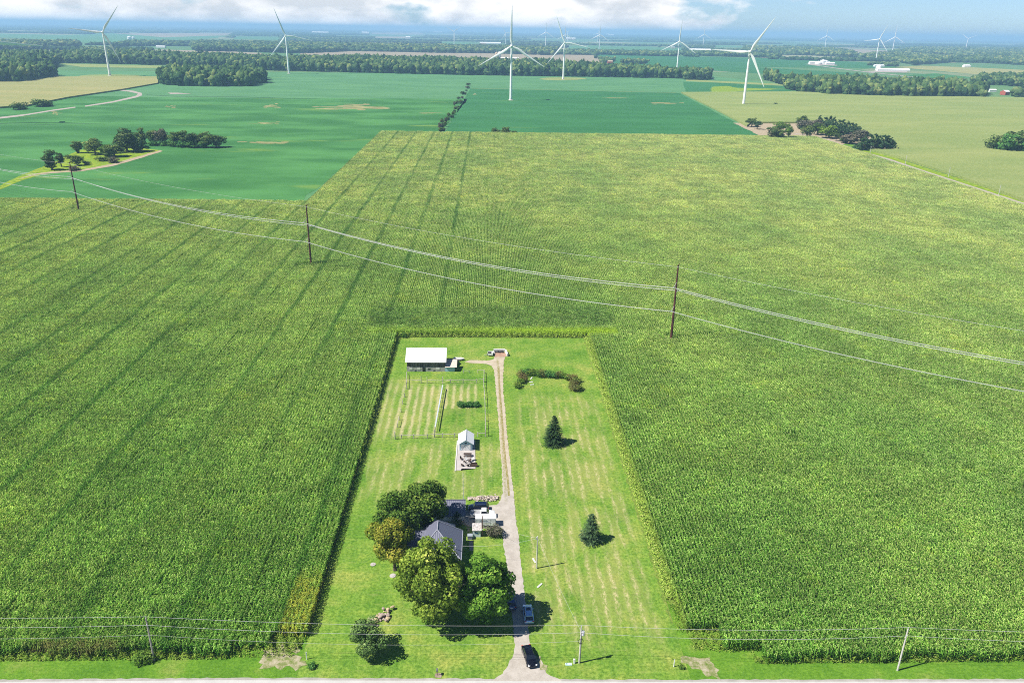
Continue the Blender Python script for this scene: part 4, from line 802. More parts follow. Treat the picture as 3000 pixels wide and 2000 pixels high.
# ------------------------------------------------------------------ wind turbines
M_white = plain('white_turbine_paint', (.88, .88, .87), .4, var=.03, scale=.2)
M_pad = plain('pale_gravel_pad', (.45, .42, .36), .9)
def blade_mesh():
    Ln = 58.; rings = []
    for f, ch, th, off in [(0, 2.2, 2.2, 0), (.04, 2.2, 2.1, 0), (.14, 4.0, 1.3, .8), (.22, 4.1, 1.0, .9), (.4, 3.1, .7, .6), (.6, 2.2, .45, .35), (.8, 1.4, .28, .15), (.95, .7, .14, .02), (1, .2, .06, 0)]:
        z = 1.3+Ln*f; tw = rad(12)*(1-f); rg = []
        for k in range(10):
            a = k*6.2832/10; u, w = math.cos(a)*ch/2-off, math.sin(a)*th/2*(1 if k < 5 else .8)
            rg.append((u*math.cos(tw)-w*math.sin(tw), u*math.sin(tw)+w*math.cos(tw)-f*f*2.0, z))
        rings.append(rg)
    mb = MB(); mb.loft(rings); return mb
def turbine_parts():
    tw = MB(); tw.tube([(0, 0, 0), (0, 0, 26), (0, 0, 52), (0, 0, 78.3)], [2.15, 1.95, 1.7, 1.35], 24)
    tj = MB()
    tj.tube([(0, 0, 40), (0, 0, 40.35)], [1.86, 1.86], 24)
    na = MB(); na.loft([[(-1.5*k, y, 80+h*k) for (dummy, h) in [(0, 0)]] for k, y in []] or [[(sx_*w, y, 80+sz*hh) for sx_, sz in ((-1, -.85), (-.85, -1), (.85, -1), (1, -.85), (1, .85), (.85, 1), (-.85, 1), (-1, .85))] for y, w, hh in ((-2.6, 1.5, 1.5), (-2.0, 1.8, 1.8), (6.5, 1.75, 1.75), (8.2, 1.4, 1.5))])
    hb = MB(); hb.tube([(0, -5.9, 80), (0, -5.5, 80), (0, -4.6, 80), (0, -3.4, 80), (0, -2.5, 80)], [.35, 1.1, 1.75, 1.9, 1.5], 20)
    pd = MB(); pd.tube([(0, 0, 0.05), (0, 0, .9)], [4.2, 3.0], 20)
    dr = MB(); dr.box((0, -2.25, 2.0), (1.1, .3, 2.4))
    return tw, tj, na, hb, pd, dr
_tb = None
def turbine(px, py, hub_px, ang, label, hub_y=None):
    """base pixel, hub pixel row fixes the scale; ang = first blade, degrees clockwise from up"""
    global _tb
    x, y = G(px, py)
    lo, hi = 60, 110
    for _ in range(30):
        md = (lo+hi)/2
        if Pp(x, y, md)[1] > hub_px: lo = md
        else: hi = md
    k = lo/80.0
    t = thing('wind_turbine', label, 'wind turbine', (x, y, 0), 0, 'wind turbines of the plain')
    if _tb is None:
        ms = []
        for nm, mb in zip(('tower', 'flange', 'nacelle', 'hub', 'foundation', 'door'), turbine_parts()):
            o = mb.build(nm, M_pad if nm == 'foundation' else M_white if nm != 'door' else plain('grey_door', (.3, .32, .33)), t, smooth=nm != 'door'); ms.append((nm, o.data))
        b = blade_mesh().build('blade', M_white, t, smooth=True); bm_ = b.data; bpy.data.objects.remove(b); _tb = (ms, bm_)
    else:
        for nm, me in _tb[0]: mobj(nm, me, t)
    for i in range(3):
        b = mobj('blade', _tb[1], t, (0, -4.2, 80)); b.rotation_euler = (0, rad(ang+120*i), 0)
    t.scale = (k, k, k)
    # face the rotor roughly toward the camera side, as all in the photo do
    t.rotation_euler = (0, 0, -math.atan2(x, y)*.75)
    return t
turbine(322, 222, 94.4, 36, 'leftmost complete wind turbine, tower leaning left beside the yellow field')
turbine(846.5, 216, 104.6, -20, 'second turbine from the left, in front of the tree belt')
turbine(1496.5, 294, 135.2, 0, 'biggest central turbine with one blade straight up')
turbine(1650, 233, 125, -20, 'turbine in the grass ring right of the central one')
turbine(2178, 308, 151.8, 32, 'near right turbine standing in the pale corn')
turbine(1983, 208, 122, 3, 'turbine in the dark green field past the belt end')
turbine(1330.5, 132, 92.7, -62, 'small Y shaped turbine left of the central tower top')
turbine(1481, 130, 97, 92, 'small turbine partly behind the central turbine tower')
turbine(1598.5, 134.5, 94.4, 2, 'small turbine between the central one and the ring turbine')
turbine(1655, 148, 102, 0, 'turbine hidden just behind the ring turbine hub')
turbine(1662.5, 123, 94.4, 60, 'very small turbine right behind the ring turbine')
turbine(1755, 151, 102, 3, 'front one of two overlapping turbines right of centre')
turbine(1751, 123.5, 98.6, 15, 'rear one of two overlapping turbines right of centre')
turbine(2059.5, 138, 101, 0, 'small turbine left of the near right turbine')
turbine(2416, 146, 105.4, 0, 'small turbine between the near right turbine and the leaning pair')
turbine(2566, 177, 114.8, 22, 'larger turbine of the leaning pair on the right')
turbine(2613.5, 157, 108.8, 0, 'smaller turbine of the leaning pair on the right')
turbine(2828.7, 150, 114, -55, 'rightmost small turbine with blades in a V')
_gx, _gy = G(-66, 124, 80)
_bx = Pp(_gx, _gy, 0)
turbine(_bx[0], _bx[1], 124, 93, 'turbine beyond the left edge, only one level blade showing')
# ------------------------------------------------------------------ steel transmission line
M_rust_steel = plain('weathering_steel', (.10, .035, .028), .75, var=.35, scale=.5)
M_galv = plain('galvanised_steel', (.55, .55, .55), .45, metal=.3)
M_wire = plain('aluminium_wire', (.52, .51, .52), .5, var=.02)
M_porc = plain('grey_insulator', (.42, .42, .42), .4)
tp = [(-385.0, 551.0), G(232, 622), G(912, 782), G(1965, 1003), (206.0, 160.0)]
ldir = Vector((tp[3][0]-tp[1][0], tp[3][1]-tp[1][1])).normalized(); perp = Vector((ldir.y, -ldir.x))
if perp.y > 0: perp = -perp
arms = [(20.7, 1), (18.5, -1), (12.3, 1)]; ARML = 2.3
def tpole(i, label):
    x, y = tp[i]; t = thing('transmission_pole', label, 'power pole', (x, y, 0), 0, 'tall steel poles of the power line')
    MB().tube([(0, 0, -.5), (0, 0, 14), (0, 0, 28)], [.46, .36, .24], 12).build('pole', M_rust_steel, t, smooth=True)
    b = MB(); b.tube([(-perp.x*1.3, -perp.y*1.3, 28.1), (0, 0, 27.7), (perp.x*1.3, perp.y*1.3, 28.1)], .09, 6); b.build('crossarm', M_rust_steel, t)
    for z, sd in arms:
        a = Vector((perp.x*sd, perp.y*sd, 0)); b = MB()
        b.tube([(0, 0, z+1.3), a*ARML+Vector((0, 0, z))], .06, 6); b.tube([(0, 0, z-.6), a*ARML+Vector((0, 0, z))], .06, 6); br = b.build('bracket', M_galv, t)
        c = MB(); c.tube([a*ARML+Vector((0, 0, z+.3)), a*ARML+Vector((0, 0, z-.25))], .14, 8); c.build('insulator', M_porc, br)
    return t
for i, nm in ((1, 'leftmost tall dark steel pole at the edge of the corn'), (2, 'middle tall dark steel pole standing in the corn'), (3, 'tall red brown steel pole nearest the lawn')): tpole(i, nm)
def span(a, b, sag, n=26):
    a, b = Vector(a), Vector(b); return [a.lerp(b, k/n)-Vector((0, 0, 4*sag*(k/n)*(1-k/n))) for k in range(n+1)]
def wire(pts_, r_, label, grp, name='power_line'):
    return tag(MB().tube(pts_, r_, 5).build(name, M_wire), label, 'power line', grp)
def line_wire(off, z, r_, label, sag, grp='conductors of the tall power line', lat=0):
    pts_ = []
    for i in range(len(tp)-1):
        a = (tp[i][0]+perp.x*off+perp.x*lat, tp[i][1]+perp.y*off+perp.y*lat, z); b = (tp[i+1][0]+perp.x*off+perp.x*lat, tp[i+1][1]+perp.y*off+perp.y*lat, z)
        sp_ = span(a, b, sag); pts_ += sp_ if i == 0 else sp_[1:]
    return wire(pts_, r_, label, grp)
line_wire(1.3, 27.6, .035, 'thin topmost wire of the tall power line', 2.2)
for (z, sd), nm in zip(arms, ('upper left side', 'far side middle', 'lowest')):
    for lat, q in ((-.22, 'first'), (.22, 'second')):
        line_wire(ARML*sd, z-.2, .046, f'{q} cable of the {nm} twin conductor on the tall poles', 3.8, lat=lat)
# ------------------------------------------------------------------ roadside distribution line
M_pole = plain('weathered_pole_wood', (.34, .31, .28), .9, var=.25, scale=4)
M_pole2 = plain('pale_pole_wood', (.52, .50, .45), .9, var=.2, scale=4)
up = [(-137, 106.3), G(452, 1933), G(1697, 1941), G(2629, 1963), (132, 98.5)]
uh = [9.0, 9.0, 7.9, 9.0, 9.0]
def upole(i, label, mat, lean=0):
    x, y = up[i]; h = uh[i]; t = thing('utility_pole', label, 'utility pole', (x, y, 0))
    MB().tube([(0, 0, -.3), (lean, 0, h)], [.17, .11], 10).build('pole', mat, t, smooth=True)
    b = MB(); b.tube([(lean, 0, h), (lean, 0, h+.28)], .05, 6); b.build('insulator', M_porc, t)
    b = MB(); b.box((lean, -.14, h*.86), (.12, .3, .10)); b.build('bracket', M_galv, t)
    return t
upole(1, 'grey utility pole at the left corn edge by the road', M_pole)
p2 = upole(2, 'wooden utility pole with grey transformer near the lawn front', M_pole2)
b = MB(); b.tube([(.34, -.05, 6.1), (.34, -.05, 6.9)], [.24, .24], 14); tr = b.build('transformer', plain('transformer_grey', (.55, .55, .58), .4), p2, smooth=True)
b = MB(); b.tube([(.34, -.05, 6.9), (.34, -.05, 7.2)], .05, 6); b.build('bushing', M_porc, tr)
b = MB(); b.tube([(.0+.42*math.cos(a), -.2, 4.9+.5*math.sin(a)) for a in np.linspace(0, 6.2832, 22)], .045, 6, cap=False); b.build('cable_coil', plain('black_cable', (.02, .02, .02)), p2)
b = MB(); b.tube([(.16, -.05, 0), (.16, -.05, 6.0)], .03, 6); b.build('conduit', plain('dark_conduit', (.06, .05, .05)), p2)
upole(3, 'pale leaning utility pole at the right corn edge', M_pole2)
for lv, fr, nm in ((0, 1.03, 'top'), (1, .86, 'middle'), (2, .63, 'lowest')):
    pts_ = []
    n_ = 4 if lv < 2 else 2
    for i in range(n_):
        a = (up[i][0], up[i][1]-(.25 if lv else 0), uh[i]*fr); b_ = (up[i+1][0], up[i+1][1]-(.25 if lv else 0), uh[i+1]*fr); s_ = span(a, b_, .8+.3*lv, 18); pts_ += s_ if i == 0 else s_[1:]
    wire(pts_, .018 if lv < 2 else .012, f'{nm} wire of the roadside line', 'wires of the roadside line')
# service pole, meter post and drop wires
x4, y4 = G(1572, 1664)
t = thing('utility_pole', 'wooden service pole standing in the lawn right of the driveway', 'utility pole', (x4, y4, 0))
MB().tube([(0, 0, -.2), (0, 0, 7.7)], [.16, .11], 10).build('pole', M_pole2, t, smooth=True)
b = MB(); b.box((-.2, 0, 7.2), (.25, .2, .45)); b.build('lamp_head', M_galv, t)
xs, ys = G(1413, 1568)
t = thing('meter_post', 'thin brown wooden post between the little shed and the bush', 'post', (xs, ys, 0))
MB().tube([(0, 0, -.2), (0, 0, 4.9)], [.13, .10], 8).build('pole', plain('brown_post', (.22, .13, .10), .9), t)
b = MB(); b.box((0, -.16, 1.6), (.3, .14, .4)); b.build('meter_box', M_galv, t)
wire(span((x4, y4, 7.3), (xs, ys, 4.7), .9), .014, 'thin service wire from the lawn pole to the brown post', None, 'service_wire')
wire(span((xs, ys, 4.6), (-6.0, 142.8, 2.6), .3), .014, 'thin wire from the brown post to the garage', None, 'service_wire')
wire(span((up[2][0], up[2][1], 6.8), (x4, y4, 7.4), .6), .014, 'thin wire from the transformer pole to the lawn pole', None, 'service_wire')
wire(span((-5.2, 131.2, 2.9), (x4, y4, 7.2), .7), .014, 'thin wire from the house eave to the lawn pole', None, 'service_wire')
for i, (b_, ty) in enumerate((((2548.5, 453), 430), ((2652, 481.5), 455), ((2778, 519), 493), ((2925, 573), 540))):
    x, y = G(*b_); t = thing('utility_pole', f'{ordw[i]} pale pole along the gravel lane, counted from the grove', 'utility pole', (x, y, 0), 0, 'poles along the gravel lane')
    MB().tube([(0, 0, 0), (0, 0, 7.4)], [.2, .15], 8).build('pole', M_pole2, t); MB().box((0, 0, 6.9), (1.6, .12, .12)).build('crossarm', M_pole2, t)
x, y = -5.2, 149.9
t = thing('antenna_mast', 'thin white mast rising behind the garage roof', 'mast', (x, y, 0))
MB().tube([(0, 0, 0), (0, 0, 8.6)], [.07, .05], 8).build('pole', plain('white_mast', (.75, .75, .75), .4), t)
# ------------------------------------------------------------------ buildings
M_roofw = ribbed('white_roof_metal', (.80, .80, .79), 0, .6, .5, depth=.06, stain=.05)
M_boards = NT('weathered_boards')
_v = M_boards.noise(1, 3, .6, (3.5, .4, .15)); _s = M_boards.noise(1.2, 4, .7)
_cc = M_boards.ramp(_v, [(.3, (.035, .032, .032)), (.5, (.10, .09, .088)), (.65, (.21, .19, .18))]); _cc = M_boards.mix(M_boards.mr(_s, .6, .75, 0, .5), _cc, (.24, .17, .12)); M_boards = M_boards.bsdf(_cc, .9, .1)
M_block = plain('pale_concrete_block', (.40, .38, .36), .9, var=.22, scale=1.5)
M_blk2 = plain('white_board_door', (.62, .60, .57), .8, var=.08)
M_dkwin = plain('dark_opening', (.02, .022, .025), .3, var=.1)
M_siding = plain('white_siding', (.62, .64, .66), .6, var=.05, scale=.8)
M_shadowsiding = plain('skylit_white_siding', (.36, .52, .62), .7, var=.08, scale=1)  # white walls; the blue of skylit shade is put into the colour
M_tanroof = plain('tan_tin_roof', (.60, .50, .42), .7, var=.12)
M_trim = plain('white_trim', (.75, .75, .74), .6, var=.03)
def rake(mb, x0, x1, ym, yh, z0, zr): pass
def gable_x(t, x0, x1, y0, y1, ze, zr, wallm, roofm, ov=.45, ovx=.4, th=.12, wname='wall', ridge_y=None):
    """gable with ridge along X"""
    ym = ridge_y or (y0+y1)/2
    mb = MB(); n_ = [(x0, y0), (x1, y0), (x1, y1), (x0, y1)]
    mb.add([(x0, y0, 0), (x1, y0, 0), (x1, y1, 0), (x0, y1, 0), (x0, y0, ze), (x1, y0, ze), (x1, y1, ze), (x0, y1, ze), (x0, ym, zr), (x1, ym, zr)],
           [(0, 1, 5, 4), (2, 3, 7, 6), (3, 0, 4, 8, 7), (1, 2, 6, 9, 5)]); mb.build(wname, wallm, t)
    mb = MB(); s1 = (zr-ze)/(ym-y0); s2 = (zr-ze)/(y1-ym)
    mb.slab([(x0-ovx, y0-ov, ze-ov*s1+th), (x1+ovx, y0-ov, ze-ov*s1+th), (x1+ovx, ym, zr+th), (x0-ovx, ym, zr+th)], th)
    mb.slab([(x0-ovx, ym, zr+th+.003), (x1+ovx, ym, zr+th+.003), (x1+ovx, y1+ov, ze-ov*s2+th), (x0-ovx, y1+ov, ze-ov*s2+th)], th)
    r = mb.build('roof', roofm, t)
    mb = MB(); mb.bb(x0-ovx, x1+ovx, ym-.12, ym+.12, zr+th+.01, zr+th+.06); mb.build('ridge_cap', roofm, r); return r
def gable_y(t, x0, x1, y0, y1, ze, zr, wallm, roofm, ov=.4, ovy=.35, th=.1):
    xm = (x0+x1)/2; mb = MB()
    mb.add([(x0, y0, 0), (x1, y0, 0), (x1, y1, 0), (x0, y1, 0), (x0, y0, ze), (x1, y0, ze), (x1, y1, ze), (x0, y1, ze), (xm, y0, zr), (xm, y1, zr)],
           [(0, 1, 5, 8, 4), (1, 2, 6, 5), (2, 3, 7, 9, 6), (3, 0, 4, 7)]); mb.build('wall', wallm, t)
    s = (zr-ze)/(xm-x0); mb = MB()
    mb.slab([(x0-ov, y0-ovy, ze-ov*s+th), (xm, y0-ovy, zr+th), (xm, y1+ovy, zr+th), (x0-ov, y1+ovy, ze-ov*s+th)], th)
    mb.slab([(xm, y0-ovy, zr+th+.003), (x1+ov, y0-ovy, ze-ov*s+th), (x1+ov, y1+ovy, ze-ov*s+th), (xm, y1+ovy, zr+th+.003)], th)
    r = mb.build('roof', roofm, t); mb = MB(); mb.bb(xm-.1, xm+.1, y0-ovy, y1+ovy, zr+th+.01, zr+th+.05); mb.build('ridge_cap', M_galv, r); return r
# barn
bx0, bx1, by0, by1, be, br_ = -25.0, -13.2, 224.2, 233.8, 3.5, 5.9
t = thing('barn', 'old barn with bright white metal roof and dark weathered boards above block', 'barn', ((bx0+bx1)/2, by0, 0))
t.location = (0, 0, 0)
r_ = gable_x(t, bx0, bx1, by0, by1, be, br_, M_boards, M_roofw, .5, .5, .12)
MB().bb(bx0-.06, bx1+.06, by0-.10, by0-.002, 0, 1.55).build('foundation', M_block, t)
MB().bb(bx0-.10, bx0-.003, by0, by1, 0, 1.55).build('foundation', M_block, t)
for a, b_ in ((-24.3, -23.3), (-21.8, -20.8), (-15.9, -14.8)): MB().bb(a, b_, by0-.18, by0-.105, .65, 1.45).build('panel', M_blk2, t)
d = MB().bb(-20.2, -19.3, by0-.17, by0-.105, 0, 1.5).build('door', M_dkwin, t)
for a, b_, z0_, z1_ in ((-22.7, -22.2, .2, .65), (-18.6, -17.7, .85, 1.3), (-16.8, -16.3, .2, .65)):
    w = MB().bb(a-.08, b_+.08, by0-.15, by0-.105, z0_-.08, z1_+.08).build('window', M_blk2, t); MB().bb(a, b_, by0-.18, by0-.155, z0_, z1_).build('pane', M_dkwin, w)
# lean-to
t = thing('barn_annex', 'low white annex in bluish skylight with tan tin roof against the barn end', 'shed', (0, 0, 0))
mb = MB(); mb.add([(-13.1, 224.1, 0), (-10.1, 224.1, 0), (-10.1, 227.6, 0), (-13.1, 227.6, 0), (-13.1, 224.1, 1.7), (-10.1, 224.1, 1.7), (-10.1, 227.6, 2.5), (-13.1, 227.6, 2.5)], [(0, 1, 5, 4), (1, 2, 6, 5), (2, 3, 7, 6), (3, 0, 4, 7)]); mb.build('wall', M_shadowsiding, t)
MB().slab([(-13.12, 223.7, 1.72), (-9.4, 223.7, 1.72), (-9.4, 227.9, 2.68), (-13.12, 227.9, 2.68)], .08).build('roof', M_tanroof, t)
# back shed and patio
PX0, PX1, PY0, PY1 = -7.5, -2.9, 165.2, 180.6
t = thing('garden_shed', 'small white gabled shed behind the patio', 'shed', (0, 0, 0))
gable_y(t, -6.9, -3.65, 174.7, 179.6, 2.15, 3.2, M_shadowsiding, ribbed('white_shed_roof', (.80, .80, .82), 1, .5, .5, depth=.05), .42, .4, .08)
for a, b_ in ((-6.5, -5.32), (-5.26, -4.1)):
    d = MB().bb(a, b_, 174.60, 174.66, .05, 1.75).build('door', M_trim, t)
    mb = MB(); mb.box(((a+b_)/2, 174.585, .9), (.09, .02, 1.9), ry=.58 if a < -5.5 else -.58); mb.build('brace', plain('grey_brace', (.38, .45, .5)), d)
MB().bb(-5.6, -5.0, 174.61, 174.66, 2.05, 2.3).build('vent', M_dkwin, t)
sheet('patio', [G(1339, 1290), G(1337, 1378), G(1350, 1378), G(1352, 1373), G(1393, 1373), G(1392, 1316), G(1392, 1290)], .10, M_conc, label='pale concrete patio in front of the small shed', cat='patio')
tag(MB().bb(-7.75, -7.5, 164.6, 179.5, 0, .22).build('patio_edging', plain('pale_edging', (.62, .58, .55))), 'pale raised edging along the left side of the patio', 'edging')
M_dwood = plain('dark_brown_wood', (.07, .045, .035), .7, var=.3)
M_chair = plain('grey_white_plastic', (.62, .6, .58), .5)
tx_, ty_ = G(1370, 1337)
t = thing('picnic_table', 'dark wooden picnic table on the patio near the shed', 'table', (tx_, ty_, .10))
MB().bb(-1.0, 1.0, -.4, .4, .70, .76).build('tabletop', M_dwood, t)
for s_ in (-1, 1): MB().bb(-1.0, 1.0, s_*.68-.14, s_*.68+.14, .42, .46).build('bench', M_dwood, t)
for s_ in (-1, 1): mb = MB(); mb.tube([(s_*.75, -.75, 0), (s_*.75, .2, .70)], .045, 5); mb.tube([(s_*.75, .75, 0), (s_*.75, -.2, .70)], .045, 5); mb.build('leg', M_dwood, t)
def patio_chair(x, y, rz, label, mat):
    t = thing('patio_chair', label, 'chair', (x, y, .10), rz, 'chairs around the patio fire ring'); t.scale = (.85, .85, .85)
    mb = MB(); mb.box((0, 0, .34), (.56, .58, .05), rx=.12); mb.build('seat', mat, t)
    mb = MB(); mb.box((0, .34, .68), (.56, .06, .78), rx=-.35); mb.build('backrest', mat, t)
    for s_ in (-1, 1): MB().bb(s_*.30-.06, s_*.30+.06, -.34, .34, .52, .56).build('armrest', mat, t)
    for s_ in (-1, 1):
        for q in (-.28, .26): MB().bb(s_*.27-.03, s_*.27+.03, q-.03, q+.03, 0, .52).build('leg', mat, t)
for (px, py), rz, lab, mt in [((1352, 1347), .8, 'dark chair at the left of the patio below the table', M_dwood), ((1362, 1356), 2.6, 'dark chair in the middle of the patio', M_dwood), ((1376, 1354), -.6, 'dark chair right of the middle one', M_dwood),
        ((1355, 1366), 2.4, 'dark chair at the front left of the patio', M_dwood), ((1371, 1367), 3.3, 'dark chair at the front middle of the patio', M_dwood), ((1384, 1349), -1.0, 'pale chair at the right side of the patio', M_chair), ((1366, 1349), .2, 'pale chair just below the picnic table', M_chair)]:
    x, y = G(px, py); patio_chair(x, y, rz, lab, mt)
x, y = G(1388, 1366)
t = thing('patio_sofa', 'dark brown sofa at the front right corner of the patio', 'sofa', (x, y, .1))
MB().bb(-.8, .8, -.38, .38, .05, .42).build('seat', M_dwood, t, .04); MB().bb(-.8, .8, .26, .42, .42, .85).build('backrest', M_dwood, t, .03)
for s_ in (-1, 1): MB().bb(s_*.82-.08, s_*.82+.08, -.38, .4, .05, .62).build('armrest', M_dwood, t, .02)
x, y = G(1368, 1360)
t = thing('fire_ring', 'round stone fire ring among the patio chairs', 'fire pit', (x, y, .1))
for k in range(12): MB().box((.48*math.cos(k*.5236), .48*math.sin(k*.5236), .13), (.16, .24, .26), rz=k*.5236).build('stone', M_block, t)
# garage
M_droof = ribbed('grey_metal_roof', (.155, .16, .22), 0, .42, .45, depth=.45, stain=.08)
M_droofy = ribbed('grey_metal_roof_side', (.155, .16, .22), 1, .42, .45, depth=.45, stain=.08)
t = thing('garage', 'garage with dark grey metal roof beside the parked pickup', 'garage', (0, 0, 0))
gable_x(t, -11.4, -4.9, 143.9, 149.0, 2.15, 3.7, M_siding, M_droof, .75, .35, .1)
MB().bb(-9.5, -7.6, 143.84, 143.895, .05, 1.95).build('door', M_trim, t)
w = MB().bb(-6.9, -6.1, 143.84, 143.895, .95, 1.75).build('window', M_trim, t); MB().bb(-6.8, -6.2, 143.81, 143.835, 1.05, 1.65).build('pane', M_dkwin, w)
# house with hipped metal roof
t = thing('house', 'house with dark grey hipped metal roof among the big trees', 'house', (0, 0, 0))
mb = MB(); mb.bb(-13.9, -5.4, 127.0, 135.8, 0, 2.9); mb.build('wall', M_siding, t)
mb = MB(); mb.bb(-12.9, -7.0, 135.81, 137.9, 0, 2.9); mb.build('wall', M_siding, t)
mb = MB(); mb.bb(-15.6, -13.91, 131.0, 136.4, 0, 2.7); mb.build('wall', M_siding, t)
X0, X1, Y0, Y1, ZE = -14.5, -4.9, 126.5, 136.3, 2.95; xm = -9.85; ZR = 6.5; YA = 131.7; YB = 134.6
rf = MB(); rf.slab([(X0, Y0, ZE), (X1, Y0, ZE), (xm, YA, ZR)], .1); rf.build('front_roof', M_droof, t)
rf = MB(); rf.slab([(X1, Y0+.0, ZE+.003), (X1, Y1, ZE+.003), (xm, YB, ZR+.003), (xm, YA, ZR+.003)], .1); rf.build('roof', M_droofy, t)
rf = MB(); rf.slab([(X0, Y1, ZE+.003), (X0, Y0, ZE+.003), (xm, YA, ZR+.003), (xm, YB, ZR+.003)], .1); rf.build('roof', M_droofy, t)
rf = MB(); rf.slab([(X1, Y1, ZE+.006), (X0, Y1, ZE+.006), (xm, YB, ZR+.006)], .1); rf.build('roof', M_droof, t)
rf = MB(); rf.slab([(-6.5, 134.0, 3.2), (-6.5, 138.5, 2.95), (xm, 135.6, 6.1), (xm, 133.8, 6.2)], .08); rf.slab([(-13.3, 138.5, 2.95), (-13.3, 134.0, 3.2), (xm, 133.8, 6.203), (xm, 135.6, 6.103)], .08); rf.slab([(-6.5, 138.5, 2.953), (-13.3, 138.5, 2.953), (xm, 135.6, 6.106)], .08); rf.build('roof', M_droofy, t)
rf = MB(); rf.slab([(-16.1, 130.6, 2.7), (-10.6, 130.6, 2.7), (-10.6, 133.9, 4.75), (-16.1, 133.9, 4.75)], .08); rf.slab([(-16.1, 133.9, 4.753), (-10.6, 133.9, 4.753), (-10.6, 136.8, 2.9), (-16.1, 136.8, 2.9)], .08); rf.build('roof', M_droof, t)
M_cap = plain('pale_ridge_cap', (.36, .36, .42), .4)
mb = MB()
for a, b_ in (((X1, Y0, ZE), (xm, YA, ZR)), ((X0, Y0, ZE), (xm, YA, ZR)), ((xm, YA, ZR), (xm, YB, ZR)), ((X1, Y1, ZE), (xm, YB, ZR))): mb.tube([Vector(a)+Vector((0, 0, .04)), Vector(b_)+Vector((0, 0, .04))], .09, 6)
mb.build('ridge_cap', M_cap, t)
mb = MB(); mb.tube([(X1+.02, Y0, ZE-.02), (X1+.02, Y1, ZE-.02)], .08, 6); mb.build('gutter', M_cap, t)
mb = MB(); mb.tube([(-6.1, 129.0, 3.6), (-6.1, 129.0, 4.5)], .12, 8); mb.build('vent_pipe', M_galv, t)
for yy in (128.6, 131.4, 134.2):
    w = MB().bb(-5.395, -5.34, yy-.5, yy+.5, 1.0, 2.1).build('window', M_trim, t); MB().bb(-5.335, -5.31, yy-.42, yy+.42, 1.08, 2.02).build('pane', M_dkwin, w)
for xx in (-12.2, -9.6, -7.0):
    w = MB().bb(xx-.5, xx+.5, 126.94, 126.995, 1.0, 2.1).build('window', M_trim, t); MB().bb(xx-.42, xx+.42, 126.91, 126.935, 1.08, 2.02).build('pane', M_dkwin, w)
# little shed with emblem
t = thing('small_shed', 'tiny pale shed with a blue open ring emblem on its front', 'shed', (0, 0, 0))
MB().bb(-2.85, -1.2, 138.1, 139.7, 0, 1.75).build('wall', plain('pale_shed_wall', (.60, .68, .72), .8, var=.12, scale=2), t)
MB().slab([(-3.0, 137.9, 1.78), (-1.0, 137.9, 1.78), (-1.0, 140.0, 2.25), (-3.0, 140.0, 2.25)], .07).build('roof', plain('flaking_roof', (.46, .42, .40), .9, var=.45, scale=3), t)
M_blue = plain('royal_blue_paint', (.01, .07, .22), .5)
em = MB(); rg = []
for a in np.linspace(rad(60), rad(350), 18):
    rg.append([(-2.02+math.cos(a)*q, 138.06-z_, 1.22+math.sin(a)*q) for q, z_ in ((.17, 0), (.17, .03), (.32, .03), (.32, 0))])
em.loft(rg); em.build('emblem', M_blue, t)
# white box trailer
t = thing('cargo_trailer', 'white enclosed box trailer parked in front of the pickup', 'trailer', (-.1, 142.55, 0))
M_truckw = plain('white_vehicle_paint', (.78, .78, .77), .35, var=.03, coat=.4)
MB().bb(-2.2, 2.2, -.95, .95, .38, 2.15).build('body', M_truckw, t, .05)
MB().bb(-2.25, 2.25, -1.0, 1.0, 2.152, 2.19).build('roof', M_truckw, t)
mb = MB()
for zz in (.42, 2.08): mb.bb(-2.22, 2.22, -.985, -.955, zz, zz+.06)
for k in range(5): mb.bb(-2.0+k, -1.97+k, -.975, -.955, .5, 2.05)
mb.build('trim', M_galv, t)
for zz, a, b_, nn in ((1.62, -1.35, .35, 9), (1.22, -1.5, .95, 14)):
    mb = MB(); k = a
    rr_ = random.Random(int(zz*100))
    while k < b_: w_ = rr_.uniform(.06, .16); mb.bb(k, k+w_, -.972, -.958, zz, zz+.12); k += w_+.05
    mb.build('lettering', plain('faded_lettering', (.35, .42, .52)), t)
M_tyre = plain('tyre_rubber', (.02, .02, .02), .85); M_rim = plain('alloy_rim', (.5, .5, .52), .3, metal=.8)
def wheel(t, x, y, r_=.34, w=.22):
    o = MB(); o.tube([(x, y-w/2, r_), (x, y-w/2+.03, r_), (x, y+w/2-.03, r_), (x, y+w/2, r_)], [r_*.93, r_, r_, r_*.93], 20); wo = o.build('wheel', M_tyre, t)
    q = MB(); s_ = 1 if y > 0 else -1; q.tube([(x, y+s_*(w/2+.002), r_), (x, y+s_*(w/2+.02), r_)], [r_*.62, r_*.55], 16); q.build('rim', M_rim, wo); return wo
for xx in (-.45, .45):
    for s_ in (-1, 1): wheel(t, xx, s_*.98, .3, .2)
mb = MB(); mb.tube([(-2.2, -.6, .42), (-3.1, 0, .45)], .05, 6); mb.tube([(-2.2, .6, .42), (-3.1, 0, .45)], .05, 6); mb.build('hitch', M_dwood, t)
